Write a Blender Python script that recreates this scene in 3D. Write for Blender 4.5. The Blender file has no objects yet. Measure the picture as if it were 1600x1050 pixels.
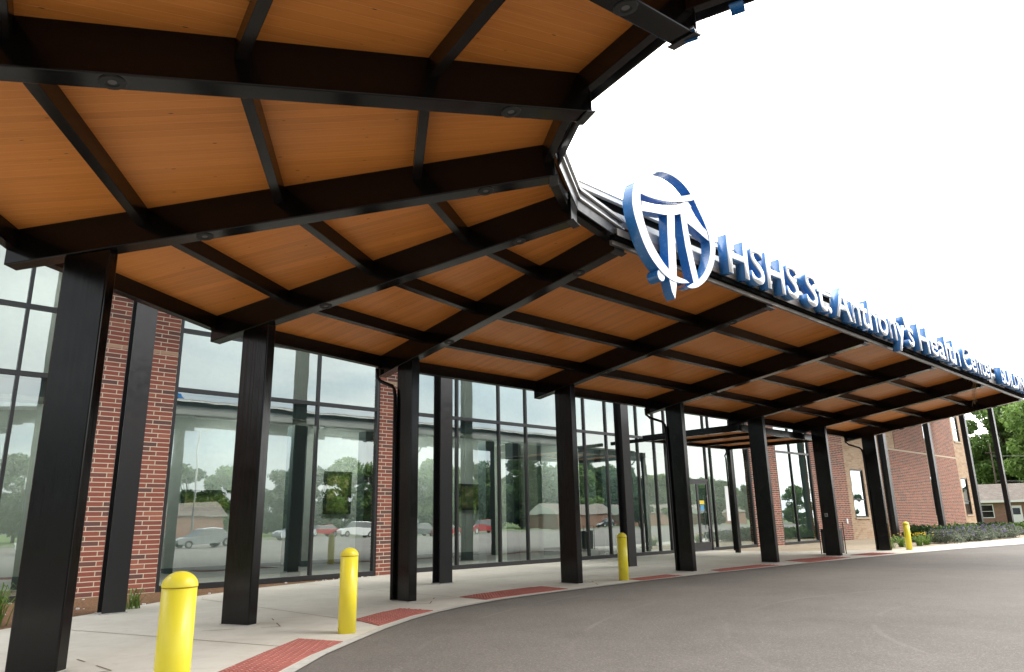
import bpy, bmesh, math, random
import numpy as np
from mathutils import Vector, Matrix
random.seed(7); RN = np.random.RandomState(11)
SC = bpy.context.scene; COL = SC.collection
R = math.radians

# ------------------------------------------------------------------ frames
TH = R(43.268)
U = Vector((math.cos(TH), math.sin(TH), 0)); N = Vector((math.sin(TH), -math.cos(TH), 0))
ORG = Vector((-2.15147, 15.10149, 0))
def W(a, b, z=0.0):                       # along the facade, outward from the column line, up
    return ORG + U * a + N * b + Vector((0, 0, z))
HC, SL, LO, LI = 4.945, .1425, 5.63, 1.33  # beam underside at the column, its slope, outer and inner reach
WB = -7.2                                  # facade plane

# ------------------------------------------------------------------ materials
def new_mat(name):
    m = bpy.data.materials.new(name); m.use_nodes = True
    nt = m.node_tree; nt.nodes.clear()
    o = nt.nodes.new('ShaderNodeOutputMaterial')
    return m, nt, o
def nd(nt, t, **kw):
    n = nt.nodes.new(t)
    for k, v in kw.items():
        if k.startswith('i_'): n.inputs[k[2:].replace('_', ' ')].default_value = v
        else: setattr(n, k, v)
    return n
def bsdf(nt, o, col=(.5, .5, .5), rough=.5, metal=0, spec=.5, coat=0):
    b = nt.nodes.new('ShaderNodeBsdfPrincipled')
    b.inputs['Base Color'].default_value = (*col, 1); b.inputs['Roughness'].default_value = rough
    b.inputs['Metallic'].default_value = metal; b.inputs['Specular IOR Level'].default_value = spec
    b.inputs['Coat Weight'].default_value = coat
    nt.links.new(b.outputs[0], o.inputs['Surface'])
    return b
def ramp(nt, fac, stops, interp='LINEAR'):
    r = nt.nodes.new('ShaderNodeValToRGB'); r.color_ramp.interpolation = interp
    e = r.color_ramp.elements
    while len(e) < len(stops): e.new(.5)
    for x, (p, c) in zip(e, stops):
        x.position = p; x.color = (*c, 1) if len(c) == 3 else c
    nt.links.new(fac, r.inputs['Fac']); return r.outputs['Color']
def mixc(nt, a, b, fac, mode='MIX'):
    m = nt.nodes.new('ShaderNodeMix'); m.data_type = 'RGBA'; m.blend_type = mode
    for s, v in ((0, fac), (6, a), (7, b)):
        if isinstance(v, (int, float)): m.inputs[s].default_value = v
        elif isinstance(v, tuple): m.inputs[s].default_value = (*v, 1)
        else: nt.links.new(v, m.inputs[s])
    return m.outputs[2]
def coords(nt, kind='Object', scale=(1, 1, 1), rot=(0, 0, 0)):
    t = nt.nodes.new('ShaderNodeTexCoord'); mp = nt.nodes.new('ShaderNodeMapping')
    mp.inputs['Scale'].default_value = scale; mp.inputs['Rotation'].default_value = rot
    nt.links.new(t.outputs[kind], mp.inputs[0]); return mp.outputs[0]
def noise(nt, vec, scale, detail=4, rough=.55, out='Fac', dist=0):
    n = nt.nodes.new('ShaderNodeTexNoise'); n.inputs['Scale'].default_value = scale
    n.inputs['Detail'].default_value = detail; n.inputs['Roughness'].default_value = rough
    n.inputs['Distortion'].default_value = dist
    nt.links.new(vec, n.inputs['Vector']); return n.outputs[out]
def bump(nt, b, h, strength=.3, dist=.01):
    n = nt.nodes.new('ShaderNodeBump'); n.inputs['Strength'].default_value = strength
    n.inputs['Distance'].default_value = dist
    nt.links.new(h, n.inputs['Height']); nt.links.new(n.outputs[0], b.inputs['Normal']); return n
M = {}
def column_paint():
    m, nt, o = new_mat('column_paint'); b = bsdf(nt, o, (.0045, .004, .0038), .15, spec=.32)
    v = coords(nt, scale=(16, 16, .25)); n = noise(nt, v, 1.0, 5, .6); v2 = coords(nt)
    bump(nt, b, n, .35, .006)
    rr = nd(nt, 'ShaderNodeMapRange'); nt.links.new(noise(nt, v2, 2.2, 5, .65), rr.inputs[0]); rr.inputs[1].default_value = .3; rr.inputs[2].default_value = .75; rr.inputs[3].default_value = .10; rr.inputs[4].default_value = .26
    nt.links.new(rr.outputs[0], b.inputs['Roughness'])
    vs_ = coords(nt, scale=(7, 7, 1.2)); sc_ = noise(nt, vs_, 3.0, 6, .7)
    c = mixc(nt, (.0045, .004, .0038), (.05, .045, .04), ramp(nt, sc_, [(.68, (0, 0, 0)), (.74, (.5, .5, .5))]))
    nt.links.new(c, b.inputs['Base Color']); M['column_paint'] = m
def simple(name, col, rough=.5, metal=0, spec=.5, coat=0, var=0, vs=6, rv=0, bmp=0, bs=60):
    m, nt, o = new_mat(name); b = bsdf(nt, o, col, rough, metal, spec, coat)
    v = coords(nt)
    if var:
        n = noise(nt, v, vs, 6)
        c = ramp(nt, n, [(.3, tuple(x * (1 - var) for x in col)), (.7, tuple(min(1, x * (1 + var)) for x in col))])
        nt.links.new(c, b.inputs['Base Color'])
    if rv:
        n = noise(nt, v, vs * 1.7, 5)
        r = nd(nt, 'ShaderNodeMapRange'); nt.links.new(n, r.inputs[0]); r.inputs[1].default_value = .3; r.inputs[2].default_value = .7
        r.inputs[3].default_value = max(.03, rough - rv); r.inputs[4].default_value = rough + rv
        nt.links.new(r.outputs[0], b.inputs['Roughness'])
    if bmp: bump(nt, b, noise(nt, v, bs, 4), bmp, .004)
    M[name] = m; return m
simple('black_paint', (.0045, .004, .0038), .15, spec=.30, rv=.04, vs=1.5, bmp=.04, bs=5)
simple('black_joist', (.008, .006, .005), .24, spec=.28)
simple('post_paint', (.017, .016, .017), .38, rv=.08, vs=4)
simple('frame_metal', (.02, .0195, .021), .35, rv=.08)
simple('aluminium', (.36, .36, .355), .45, metal=.55, rv=.1, vs=2)
simple('taupe_trim', (.17, .145, .125), .4, metal=.3, rv=.1)
simple('dark_slot', (.004, .004, .004), .9, spec=.05)
simple("white_metal", (.5, .5, .5), .35)
simple('letter_white', (.86, .87, .9), .3)
simple('letter_blue', (.035, .20, .52), .25, coat=.4, rv=.05)
simple('yellow_plastic', (.95, .80, .055), .34, var=.015, vs=2)
simple('yellow_seam', (.45, .28, .02), .5)
simple('roof_membrane', (.25, .25, .25), .8)
simple('cream_wall', (.50, .53, .53), .7, var=.05)
simple('slate_panel', (.10, .14, .155), .5)
simple('pale_panel', (.66, .70, .65), .55)
simple('blind_fabric', (.82, .86, .76), .7)
simple('floor_tile', (.33, .30, .26), .25)
simple('rubber', (.015, .015, .015), .7)
simple('car_glass', (.01, .012, .014), .05, spec=.8)
simple('rim_metal', (.5, .5, .5), .3, metal=.9)
simple('lamp_lens', (.75, .75, .72), .15)
simple('tail_lens', (.35, .01, .01), .2)
simple('car_silver', (.42, .44, .46), .25, metal=.6, coat=.6)
simple('car_white', (.75, .75, .74), .25, coat=.6)
simple('car_red', (.32, .012, .016), .25, coat=.7)
simple('car_black', (.012, .013, .016), .2, coat=.7)
simple('car_grey', (.10, .11, .12), .25, metal=.4, coat=.6)
simple('white_trim', (.78, .77, .74), .5)
simple('shingle', (.13, .11, .10), .85, var=.25, vs=3)
simple('bark', (.07, .05, .035), .9, var=.3, vs=8, bmp=.6, bs=14)
simple('straw', (.42, .30, .17), .8, var=.3, vs=20)
simple('plate_grey', (.33, .33, .32), .45)
simple('plate_dark', (.10, .10, .10), .5)
simple('paper_white', (.82, .83, .85), .5)
simple('concrete_base', (.42, .41, .38), .8, var=.15, vs=10)
simple('wire', (.02, .02, .02), .5)
simple('sticker_yellow', (.8, .62, .05), .5)
simple('sticker_blue', (.10, .35, .6), .5)
simple('picture_dark', (.02, .02, .018), .4)
simple('bin_black', (.02, .02, .021), .4, rv=.1)
simple('gold_plate', (.55, .36, .06), .5)

def foliage(name, c1, c2, c3, trans=.35):
    m, nt, o = new_mat(name)
    g = nt.nodes.new('ShaderNodeNewGeometry')
    c = ramp(nt, g.outputs['Random Per Island'], [(0, c1), (.5, c2), (1, c3)])
    v = coords(nt); n = noise(nt, v, .6, 2)
    c = mixc(nt, c, tuple(x * 1.5 for x in c3), ramp(nt, n, [(.5, (0, 0, 0)), (.75, (.5, .5, .5))]))
    d = nd(nt, 'ShaderNodeBsdfPrincipled'); d.inputs['Roughness'].default_value = .5
    d.inputs['Specular IOR Level'].default_value = .3
    t = nd(nt, 'ShaderNodeBsdfTranslucent'); mx = nd(nt, 'ShaderNodeMixShader'); mx.inputs[0].default_value = trans
    nt.links.new(c, d.inputs['Base Color']); nt.links.new(c, t.inputs['Color'])
    nt.links.new(d.outputs[0], mx.inputs[1]); nt.links.new(t.outputs[0], mx.inputs[2]); nt.links.new(mx.outputs[0], o.inputs[0])
    M[name] = m
foliage('leaf_mid', (.055, .105, .022), (.10, .175, .038), (.16, .25, .07))
foliage('leaf_dark', (.018, .045, .014), (.035, .075, .02), (.06, .105, .03))
foliage('leaf_light', (.09, .16, .035), (.16, .25, .06), (.22, .33, .10))
foliage('leaf_grey', (.07, .10, .06), (.14, .17, .11), (.24, .26, .21))
foliage('leaf_rust', (.12, .07, .03), (.20, .10, .04), (.12, .13, .04))
foliage('petal_purple', (.14, .10, .24), (.20, .15, .32), (.30, .25, .40))
foliage('petal_yellow', (.65, .45, .02), (.8, .6, .05), (.85, .7, .12))
foliage('blade_green', (.09, .17, .03), (.15, .25, .05), (.22, .32, .08))

def brick(name, c1, c2, c3, mortar, bw=.46, rh=.114, ms=.011, off=.33):
    m, nt, o = new_mat(name); b = bsdf(nt, o, rough=.82, spec=.3)
    t = nt.nodes.new('ShaderNodeTexCoord'); uv = t.outputs['UV']
    bt = nd(nt, 'ShaderNodeTexBrick', offset=off, offset_frequency=2, squash=1)
    nt.links.new(uv, bt.inputs['Vector'])
    bt.inputs['Scale'].default_value = 1; bt.inputs['Mortar Size'].default_value = ms
    bt.inputs['Mortar Smooth'].default_value = .15; bt.inputs['Brick Width'].default_value = bw
    bt.inputs['Row Height'].default_value = rh; bt.inputs['Bias'].default_value = 0
    bt.inputs['Color1'].default_value = (0, 0, 0, 1); bt.inputs['Color2'].default_value = (1, 1, 1, 1)
    bt.inputs['Mortar'].default_value = (.5, .5, .5, 1)
    rc = ramp(nt, bt.outputs['Color'], [(0, c1), (.45, c2), (.8, c2), (1, c3)])
    n2 = noise(nt, uv, 14, 5); rc = mixc(nt, rc, (.62, .62, .62), ramp(nt, n2, [(.35, (.0, .0, .0)), (.8, (.35, .35, .35))]), 'MULTIPLY')
    n3 = noise(nt, uv, .7, 3); mm = mixc(nt, mortar, tuple(x * .75 for x in mortar), n3)
    c = mixc(nt, rc, mm, bt.outputs['Fac']); nt.links.new(c, b.inputs['Base Color'])
    inv = nd(nt, 'ShaderNodeMath', operation='SUBTRACT'); inv.inputs[0].default_value = 1; nt.links.new(bt.outputs['Fac'], inv.inputs[1])
    ad = nd(nt, 'ShaderNodeMath', operation='MULTIPLY_ADD'); nt.links.new(n2, ad.inputs[0]); ad.inputs[1].default_value = .35; nt.links.new(inv.outputs[0], ad.inputs[2])
    bump(nt, b, ad.outputs[0], .7, .008); M[name] = m
brick('red_brick', (.12, .062, .056), (.25, .078, .056), (.33, .12, .08), (.66, .56, .43))
brick('tan_brick', (.36, .22, .13), (.46, .32, .21), (.52, .38, .27), (.55, .46, .34))
brick('band_brick', (.30, .17, .11), (.42, .26, .17), (.46, .31, .21), (.55, .45, .33))
brick('house_brick', (.20, .08, .05), (.26, .11, .07), (.3, .14, .09), (.4, .35, .3), .25, .09, .01, .5)
brick('roof_shingle', (.12, .10, .085), (.16, .135, .115), (.20, .17, .15), (.09, .075, .065), .35, .2, .008, .5)
simple('tan_stone', (.50, .40, .29), .8, var=.1, vs=8)

def wood():
    m, nt, o = new_mat('wood_soffit'); b = bsdf(nt, o, rough=.42, spec=.4)
    t = nt.nodes.new('ShaderNodeTexCoord'); uv = t.outputs['UV']
    bt = nd(nt, 'ShaderNodeTexBrick', offset=.37, offset_frequency=3)
    nt.links.new(uv, bt.inputs['Vector'])
    for k, v in (('Scale', 1), ('Mortar Size', .0045), ('Mortar Smooth', .6), ('Brick Width', 46), ('Row Height', .135), ('Bias', 0)): bt.inputs[k].default_value = v
    bt.inputs['Color1'].default_value = (0, 0, 0, 1); bt.inputs['Color2'].default_value = (1, 1, 1, 1); bt.inputs['Mortar'].default_value = (.5, .5, .5, 1)
    mp = nd(nt, 'ShaderNodeMapping'); mp.inputs['Scale'].default_value = (1.2, 26, 1); nt.links.new(uv, mp.inputs[0])
    off = nd(nt, 'ShaderNodeVectorMath', operation='MULTIPLY_ADD'); nt.links.new(bt.outputs['Color'], off.inputs[0]); off.inputs[1].default_value = (31, 17, 5); nt.links.new(mp.outputs[0], off.inputs[2])
    g = noise(nt, off.outputs[0], 1.0, 5, .6, dist=.8)
    base = ramp(nt, bt.outputs['Color'], [(0, (.60, .215, .042)), (.5, (.66, .240, .049)), (1, (.72, .265, .057))])
    base = mixc(nt, base, (.74, .62, .52), ramp(nt, g, [(.45, (0, 0, 0)), (.75, (.5, .5, .5))]), 'MULTIPLY')
    mk = nd(nt, 'ShaderNodeMapping'); mk.inputs['Scale'].default_value = (1.1, 3.2, 1); nt.links.new(uv, mk.inputs[0])
    vo = nd(nt, 'ShaderNodeTexVoronoi'); vo.inputs['Scale'].default_value = 2.1; nt.links.new(mk.outputs[0], vo.inputs['Vector'])
    base = mixc(nt, base, (.035, .015, .008), ramp(nt, vo.outputs['Distance'], [(.035, (.9, .9, .9)), (.075, (0, 0, 0))]))
    c = mixc(nt, base, (.80, .40, .13), ramp(nt, bt.outputs['Fac'], [(.0, (0, 0, 0)), (1, (.55, .55, .55))])); nt.links.new(c, b.inputs['Base Color'])  # board grooves coloured paler: their glossy highlights are painted in
    h = nd(nt, 'ShaderNodeMath', operation='MULTIPLY_ADD'); nt.links.new(bt.outputs['Fac'], h.inputs[0]); h.inputs[1].default_value = -1; nt.links.new(g, h.inputs[2])
    bump(nt, b, h.outputs[0], .45, .006); M['wood_soffit'] = m
wood()

def asphalt():
    m, nt, o = new_mat('asphalt'); b = bsdf(nt, o, rough=.8, spec=.35)
    v = coords(nt)
    big = noise(nt, v, .16, 4, .6, dist=.6); mid = noise(nt, v, 1.1, 5, .6); fine = noise(nt, v, 52, 5, .8)
    c = ramp(nt, big, [(.3, (.094, .084, .075)), (.7, (.140, .126, .113))])
    c = mixc(nt, c, (.6, .6, .6), ramp(nt, mid, [(.4, (0, 0, 0)), (.75, (.45, .45, .45))]), 'MULTIPLY')
    c = mixc(nt, c, (.34, .31, .275), ramp(nt, fine, [(.52, (0, 0, 0)), (.66, (.5, .5, .5))]))
    c = mixc(nt, c, (.022, .020, .018), ramp(nt, fine, [(.34, (.55, .55, .55)), (.47, (0, 0, 0))]))
    vo = nd(nt, 'ShaderNodeTexVoronoi'); vo.inputs['Scale'].default_value = 3.2; nt.links.new(v, vo.inputs['Vector'])
    c = mixc(nt, c, (.36, .34, .31), ramp(nt, vo.outputs['Distance'], [(.025, (1, 1, 1)), (.034, (0, 0, 0))]))
    # scuffed tyre arcs
    mp = nd(nt, 'ShaderNodeMapping'); mp.inputs['Location'].default_value = (-9.5, -9, 0); nt.links.new(v, mp.inputs[0])
    wv = nd(nt, 'ShaderNodeTexWave', wave_type='RINGS', rings_direction='Z'); wv.inputs['Scale'].default_value = .16; wv.inputs['Distortion'].default_value = 1.6; wv.inputs['Detail'].default_value = 2
    wv.inputs['Detail Scale'].default_value = .6
    nt.links.new(mp.outputs[0], wv.inputs['Vector'])
    arcs = ramp(nt, wv.outputs['Fac'], [(.992, (0, 0, 0)), (1, (.22, .22, .22))])
    arcs = mixc(nt, arcs, ramp(nt, noise(nt, v, .5, 3), [(.45, (0, 0, 0)), (.6, (1, 1, 1))]), 1.0, 'MULTIPLY')
    c = mixc(nt, c, (.26, .24, .215), arcs)
    nt.links.new(c, b.inputs['Base Color']); bump(nt, b, fine, .8, .006); M['asphalt'] = m
asphalt()
def concrete():
    m, nt, o = new_mat('concrete'); b = bsdf(nt, o, rough=.75, spec=.3)
    v = coords(nt)
    big = noise(nt, v, .45, 5, .6); mid = noise(nt, v, 4, 5, .65); fine = noise(nt, v, 120, 3, .7)
    c = ramp(nt, big, [(.3, (.48, .455, .40)), (.7, (.60, .575, .515))])
    c = mixc(nt, c, (.80, .78, .74), ramp(nt, mid, [(.45, (0, 0, 0)), (.75, (.5, .5, .5))]), 'MULTIPLY')
    c = mixc(nt, c, (.33, .30, .26), ramp(nt, fine, [(.62, (0, 0, 0)), (.75, (.35, .35, .35))]))
    st = noise(nt, v, 1.7, 3, .7, dist=1); c = mixc(nt, c, (.40, .35, .28), ramp(nt, st, [(.60, (0, 0, 0)), (.72, (.30, .30, .30))]))
    nt.links.new(c, b.inputs['Base Color']); bump(nt, b, fine, .35, .003); M['concrete'] = m
concrete()
def grainy(name, c1, c2, scale, bm=.8, extra=None):
    m, nt, o = new_mat(name); b = bsdf(nt, o, rough=.9, spec=.2)
    v = coords(nt, scale=(1, 1, 1)); n = noise(nt, v, scale, 5, .75); n2 = noise(nt, v, scale * .08, 4)
    c = ramp(nt, n, [(.3, c1), (.7, c2)]); c = mixc(nt, c, (.6, .6, .6), ramp(nt, n2, [(.35, (0, 0, 0)), (.7, (.5, .5, .5))]), 'MULTIPLY')
    if extra:
        vo = nd(nt, 'ShaderNodeTexVoronoi'); vo.inputs['Scale'].default_value = 6; nt.links.new(v, vo.inputs['Vector'])
        c = mixc(nt, c, extra, ramp(nt, vo.outputs['Distance'], [(.05, (1, 1, 1)), (.08, (0, 0, 0))]))
    nt.links.new(c, b.inputs['Base Color']); bump(nt, b, n, bm, .03); M[name] = m
grainy('mulch', (.045, .02, .01), (.36, .21, .12), 19, 1, (.5, .45, .38))
grainy('gravel', (.30, .24, .17), (.55, .47, .36), 30, 1)
grainy('lawn', (.045, .085, .018), (.12, .17, .05), 9, .6)
grainy('tactile_red', (.31, .098, .080), (.40, .145, .122), 12, .2)
grainy('dome_red', (.60, .27, .22), (.70, .36, .30), 12, .2)  # paler dome tops: wear, plus relief shading put into the colour
grainy('sealant', (.16, .12, .07), (.30, .24, .15), 20, .2)

def glass():
    m, nt, o = new_mat('window_glass')
    v = coords(nt); n = noise(nt, v, .55, 2, .5)
    bp = nd(nt, 'ShaderNodeBump'); bp.inputs['Strength'].default_value = .11; bp.inputs['Distance'].default_value = .035; nt.links.new(n, bp.inputs['Height'])
    gl = nd(nt, 'ShaderNodeBsdfGlossy'); gl.inputs['Roughness'].default_value = .004; gl.inputs['Color'].default_value = (.88, .96, .94, 1)
    nt.links.new(bp.outputs[0], gl.inputs['Normal'])
    tr = nd(nt, 'ShaderNodeBsdfTransparent'); tr.inputs['Color'].default_value = (.58, .70, .69, 1)
    fr = nd(nt, 'ShaderNodeFresnel'); fr.inputs['IOR'].default_value = 1.6
    ma = nd(nt, 'ShaderNodeMath', operation='MULTIPLY_ADD', use_clamp=True); ma.inputs[1].default_value = .75; ma.inputs[2].default_value = .36
    nt.links.new(fr.outputs[0], ma.inputs[0])
    mx = nd(nt, 'ShaderNodeMixShader'); nt.links.new(ma.outputs[0], mx.inputs[0]); nt.links.new(tr.outputs[0], mx.inputs[1]); nt.links.new(gl.outputs[0], mx.inputs[2])
    nt.links.new(mx.outputs[0], o.inputs[0]); M['window_glass'] = m
glass()
def picture():
    m, nt, o = new_mat('landscape_print'); b = bsdf(nt, o, rough=.3)
    v = coords(nt); n = noise(nt, v, 4, 5, .6, 'Color')
    c = ramp(nt, noise(nt, v, 3, 5, .6), [(.3, (.02, .035, .01)), (.5, (.10, .13, .03)), (.62, (.30, .26, .10)), (.75, (.45, .5, .55))])
    nt.links.new(c, b.inputs['Base Color']); M['landscape_print'] = m
picture()

column_paint()
# ------------------------------------------------------------------ mesh helpers
class MB:
    def __init__(s): s.v = []; s.f = []; s.m = []; s.uv = []
    def face(s, pts, mat=0, uv=None):
        i = len(s.v); s.v += [Vector(p) for p in pts]; s.f.append(list(range(i, i + len(pts)))); s.m.append(mat); s.uv.append(uv); return s
    def hexa(s, p, mat=0, shared=True):         # p: 8 corners, bottom ring 0-3 (ccw from above), top ring 4-7
        i = len(s.v); s.v += [Vector(q) for q in p]
        for q in ((3, 2, 1, 0), (4, 5, 6, 7), (0, 1, 5, 4), (1, 2, 6, 5), (2, 3, 7, 6), (3, 0, 4, 7)):
            s.f.append([i + k for k in q]); s.m.append(mat); s.uv.append(None)
        return s
    def abox(s, a0, a1, b0, b1, z0, z1, mat=0):   # in the facade frame
        p = [W(a0, b1), W(a1, b1), W(a1, b0), W(a0, b0)]
        return s.hexa([q + Vector((0, 0, z0)) for q in p] + [q + Vector((0, 0, z1)) for q in p], mat)
    def box(s, x0, x1, y0, y1, z0, z1, mat=0):
        p = [(x0, y0), (x1, y0), (x1, y1), (x0, y1)]
        return s.hexa([(x, y, z0) for x, y in p] + [(x, y, z1) for x, y in p], mat)
    def bar(s, A, B, w, h, mat=0, up=Vector((0, 0, 1))):   # box along A-B, centred, w wide, h tall
        A = Vector(A); B = Vector(B); d = (B - A).normalized(); sd = d.cross(up)
        if sd.length < 1e-4: sd = Vector((1, 0, 0))
        sd.normalize(); u2 = sd.cross(d).normalized()
        c = lambda P, x, y: P + sd * x * w / 2 + u2 * y * h / 2
        return s.hexa([c(A, -1, -1), c(A, 1, -1), c(B, 1, -1), c(B, -1, -1), c(A, -1, 1), c(A, 1, 1), c(B, 1, 1), c(B, -1, 1)], mat)
    def tube(s, pts, r, n=8, mat=0, cap=True):
        pts = [Vector(p) for p in pts]; rr = r if isinstance(r, (list, tuple)) else [r] * len(pts)
        rings = []
        for k, P in enumerate(pts):
            d = (pts[min(k + 1, len(pts) - 1)] - pts[max(k - 1, 0)]).normalized()
            a = Vector((0, 0, 1)) if abs(d.z) < .9 else Vector((1, 0, 0))
            x = d.cross(a).normalized(); y = d.cross(x).normalized(); i = len(s.v)
            s.v += [P + (x * math.cos(t) + y * math.sin(t)) * rr[k] for t in [2 * math.pi * j / n for j in range(n)]]
            rings.append(i)
        for k in range(len(rings) - 1):
            for j in range(n):
                a, b = rings[k], rings[k + 1]; s.f.append([a + j, a + (j + 1) % n, b + (j + 1) % n, b + j]); s.m.append(mat); s.uv.append(None)
        if cap:
            for i0, rev in ((rings[0], True), (rings[-1], False)):
                q = [i0 + j for j in range(n)]; s.f.append(q[::-1] if rev else q); s.m.append(mat); s.uv.append(None)
        return s
    def lathe(s, prof, n=24, mat=0, c=(0, 0, 0)):
        rings = []
        for r, z in prof:
            i = len(s.v); s.v += [Vector((c[0] + r * math.cos(2 * math.pi * j / n), c[1] + r * math.sin(2 * math.pi * j / n), c[2] + z)) for j in range(n)]; rings.append(i)
        for k in range(len(rings) - 1):
            for j in range(n):
                a, b = rings[k], rings[k + 1]; s.f.append([a + j, a + (j + 1) % n, b + (j + 1) % n, b + j]); s.m.append(mat); s.uv.append(None)
        s.f.append([rings[-1] + j for j in range(n)]); s.m.append(mat); s.uv.append(None)
        s.f.append([rings[0] + j for j in range(n)][::-1]); s.m.append(mat); s.uv.append(None)
        return s
    def prism(s, poly, z0, z1, mat=0, sidemat=None):         # poly ccw list of (x,y)
        n = len(poly); i = len(s.v)
        s.v += [Vector((x, y, z0)) for x, y in poly] + [Vector((x, y, z1)) for x, y in poly]
        s.f.append([i + k for k in range(n)][::-1]); s.m.append(mat); s.uv.append(None)
        s.f.append([i + n + k for k in range(n)]); s.m.append(mat); s.uv.append(None)
        for k in range(n):
            s.f.append([i + k, i + (k + 1) % n, i + n + (k + 1) % n, i + n + k]); s.m.append(mat if sidemat is None else sidemat); s.uv.append(None)
        return s
    def build(s, name, mats, parent=None, bevel=0, smooth=False, recalc=False, origin=None):
        if isinstance(mats, str): mats = [mats]
        org = Vector(origin) if origin is not None else (parent.matrix_world.translation.copy() if parent else Vector((0, 0, 0)))
        if parent is not None and origin is None: org = wloc(parent)
        me = bpy.data.meshes.new(name); me.from_pydata([tuple(v - org) for v in s.v], [], s.f)
        for m in mats: me.materials.append(M[m] if isinstance(m, str) else m)
        uvl = me.uv_layers.new(name='UVMap')
        for p in me.polygons:
            p.material_index = s.m[p.index]; p.use_smooth = smooth
            u = s.uv[p.index]; n = p.normal
            for k, li in enumerate(p.loop_indices):
                if u: uvl.data[li].uv = u[k]; continue
                q = s.v[me.loops[li].vertex_index]
                if abs(n.z) > .7: uvl.data[li].uv = (q.x, q.y)
                else:
                    t = Vector((-n.y, n.x, 0)).normalized(); uvl.data[li].uv = (q.dot(t), q.z)
        if recalc:
            bm = bmesh.new(); bm.from_mesh(me); bmesh.ops.recalc_face_normals(bm, faces=bm.faces); bm.to_mesh(me); bm.free()
        me.update()
        o = bpy.data.objects.new(name, me); COL.objects.link(o)
        if parent is not None: o.parent = parent
        if parent is None or origin is not None: o.location = org - (wloc(parent) if parent else Vector((0, 0, 0)))
        if bevel:
            md = o.modifiers.new('bevel', 'BEVEL'); md.width = bevel; md.segments = 2; md.limit_method = 'ANGLE'; md.angle_limit = R(40)
        return o
def wloc(o):
    v = Vector((0, 0, 0))
    while o is not None: v = v + Vector(o.location); o = o.parent
    return v
def tag(o, label=None, cat=None, group=None, kind=None):
    if label: o['label'] = label
    if cat: o['category'] = cat
    if group: o['group'] = group
    if kind: o['kind'] = kind
    return o
def thing(name, label, cat, loc=(0, 0, 0), rz=0, group=None):
    o = bpy.data.objects.new(name, None); COL.objects.link(o); o.location = loc; o.rotation_euler = (0, 0, rz); o.empty_display_size = .2
    return tag(o, label, cat, group)
def copy_tree(o, loc=None, rz=None, label=None, parent=None):
    c = o.copy(); COL.objects.link(c)
    if parent is not None: c.parent = parent
    if loc is not None: c.location = loc
    if rz is not None: c.rotation_euler = (0, 0, rz)
    if label: c['label'] = label
    for ch in [x for x in bpy.data.objects if x.parent == o and x != c]: copy_tree(ch, parent=c)
    return c
def struct(o): o['kind'] = 'structure'; return o
def sheet(name, poly, z, mat, kind='structure'):
    mb = MB(); mb.face([(p[0], p[1], z) for p in poly]); o = mb.build(name, mat)
    if o.data.polygons[0].normal.z < 0: o.data.flip_normals()
    if kind: o['kind'] = kind
    return o
LOCAL = Matrix.Identity(4)

# ------------------------------------------------------------------ ground
CURB = [(-1.2, 2.6), (-1.75, 3.9), (-2.12, 5.3), (-2.33, 6.8), (-2.39, 8.29), (-2.33, 9.36), (-2.16, 10.41), (-1.98, 11.45), (-1.72, 12.5), (-1.42, 13.35), (-1.02, 14.18), (-.42, 15.15), (.32, 16.04), (1.33, 17.14),
        (3.1, 19.0), (5.19, 20.98), (9.24, 24.58), (14.75, 29.1), (19.42, 32.7), (24.43, 36.1), (32, 40.3), (45, 46), (75, 56), (120, 68)]
ground = sheet('ground', [(-500, -400), (600, -400), (600, 700), (-500, 700)], -.03, 'lawn')
lot = sheet('asphalt_road', [tuple(W(a, b)[:2]) for a, b in ((-70, -2), (150, -2), (150, 60), (-70, 60))], -.010, 'asphalt')
street = sheet('street', [tuple(W(a, b)[:2]) for a, b in ((-200, 66), (420, 66), (420, 74), (-200, 74))], -.008, 'asphalt')
back = [tuple(W(a, b)[:2]) for a, b in ((70, 1.62), (43, .62), (34, -.03), (30.5, .02), (26.7, -.22), (24.8, -1.37), (22.9, -3.38), (22.6, -7.3), (5.2, -7.3), (2.4, -6.95), (-.5, -6.1), (-2.63, -5.0), (-5.1, -3.1), (-6.5, -2.0), (-9, -.5))] + [(-14, 11), (-14, 2.6)]
# pavement: curb line one way, planting edge back
walk_poly = CURB[:22] + [tuple(W(95, 0)[:2])] + back
mb = MB(); 
bmw = bmesh.new(); vs = [bmw.verts.new((x, y, 0)) for x, y in walk_poly]; fc = bmw.faces.new(vs); bmesh.ops.triangulate(bmw, faces=[fc])
if sum(f.normal.z for f in bmw.faces) < 0: bmesh.ops.reverse_faces(bmw, faces=bmw.faces)
me = bpy.data.meshes.new('pavement'); bmw.to_mesh(me); bmw.free(); me.materials.append(M['concrete']); pav = bpy.data.objects.new('pavement', me); COL.objects.link(pav); struct(pav)
# planting beds
sheet('mulch_bed', [tuple(W(a, b)[:2]) for a, b in ((5.0, -7.25), (2.4, -6.98), (-.5, -6.13), (-2.63, -5.03), (-5.1, -3.13), (-6.5, -2.03), (-9, -.53), (-16, -.5), (-16, -7.25))], -.004, 'mulch')
sheet('gravel_bed', [tuple(W(a, b)[:2]) for a, b in ((22.6, -7.3), (22.9, -3.4), (24.8, -1.4), (26.7, -.25), (30.5, 0), (34, -.05), (43, .6), (70, 1.6), (70, -8.6), (22.6, -8.6))], -.004, 'gravel')

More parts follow.
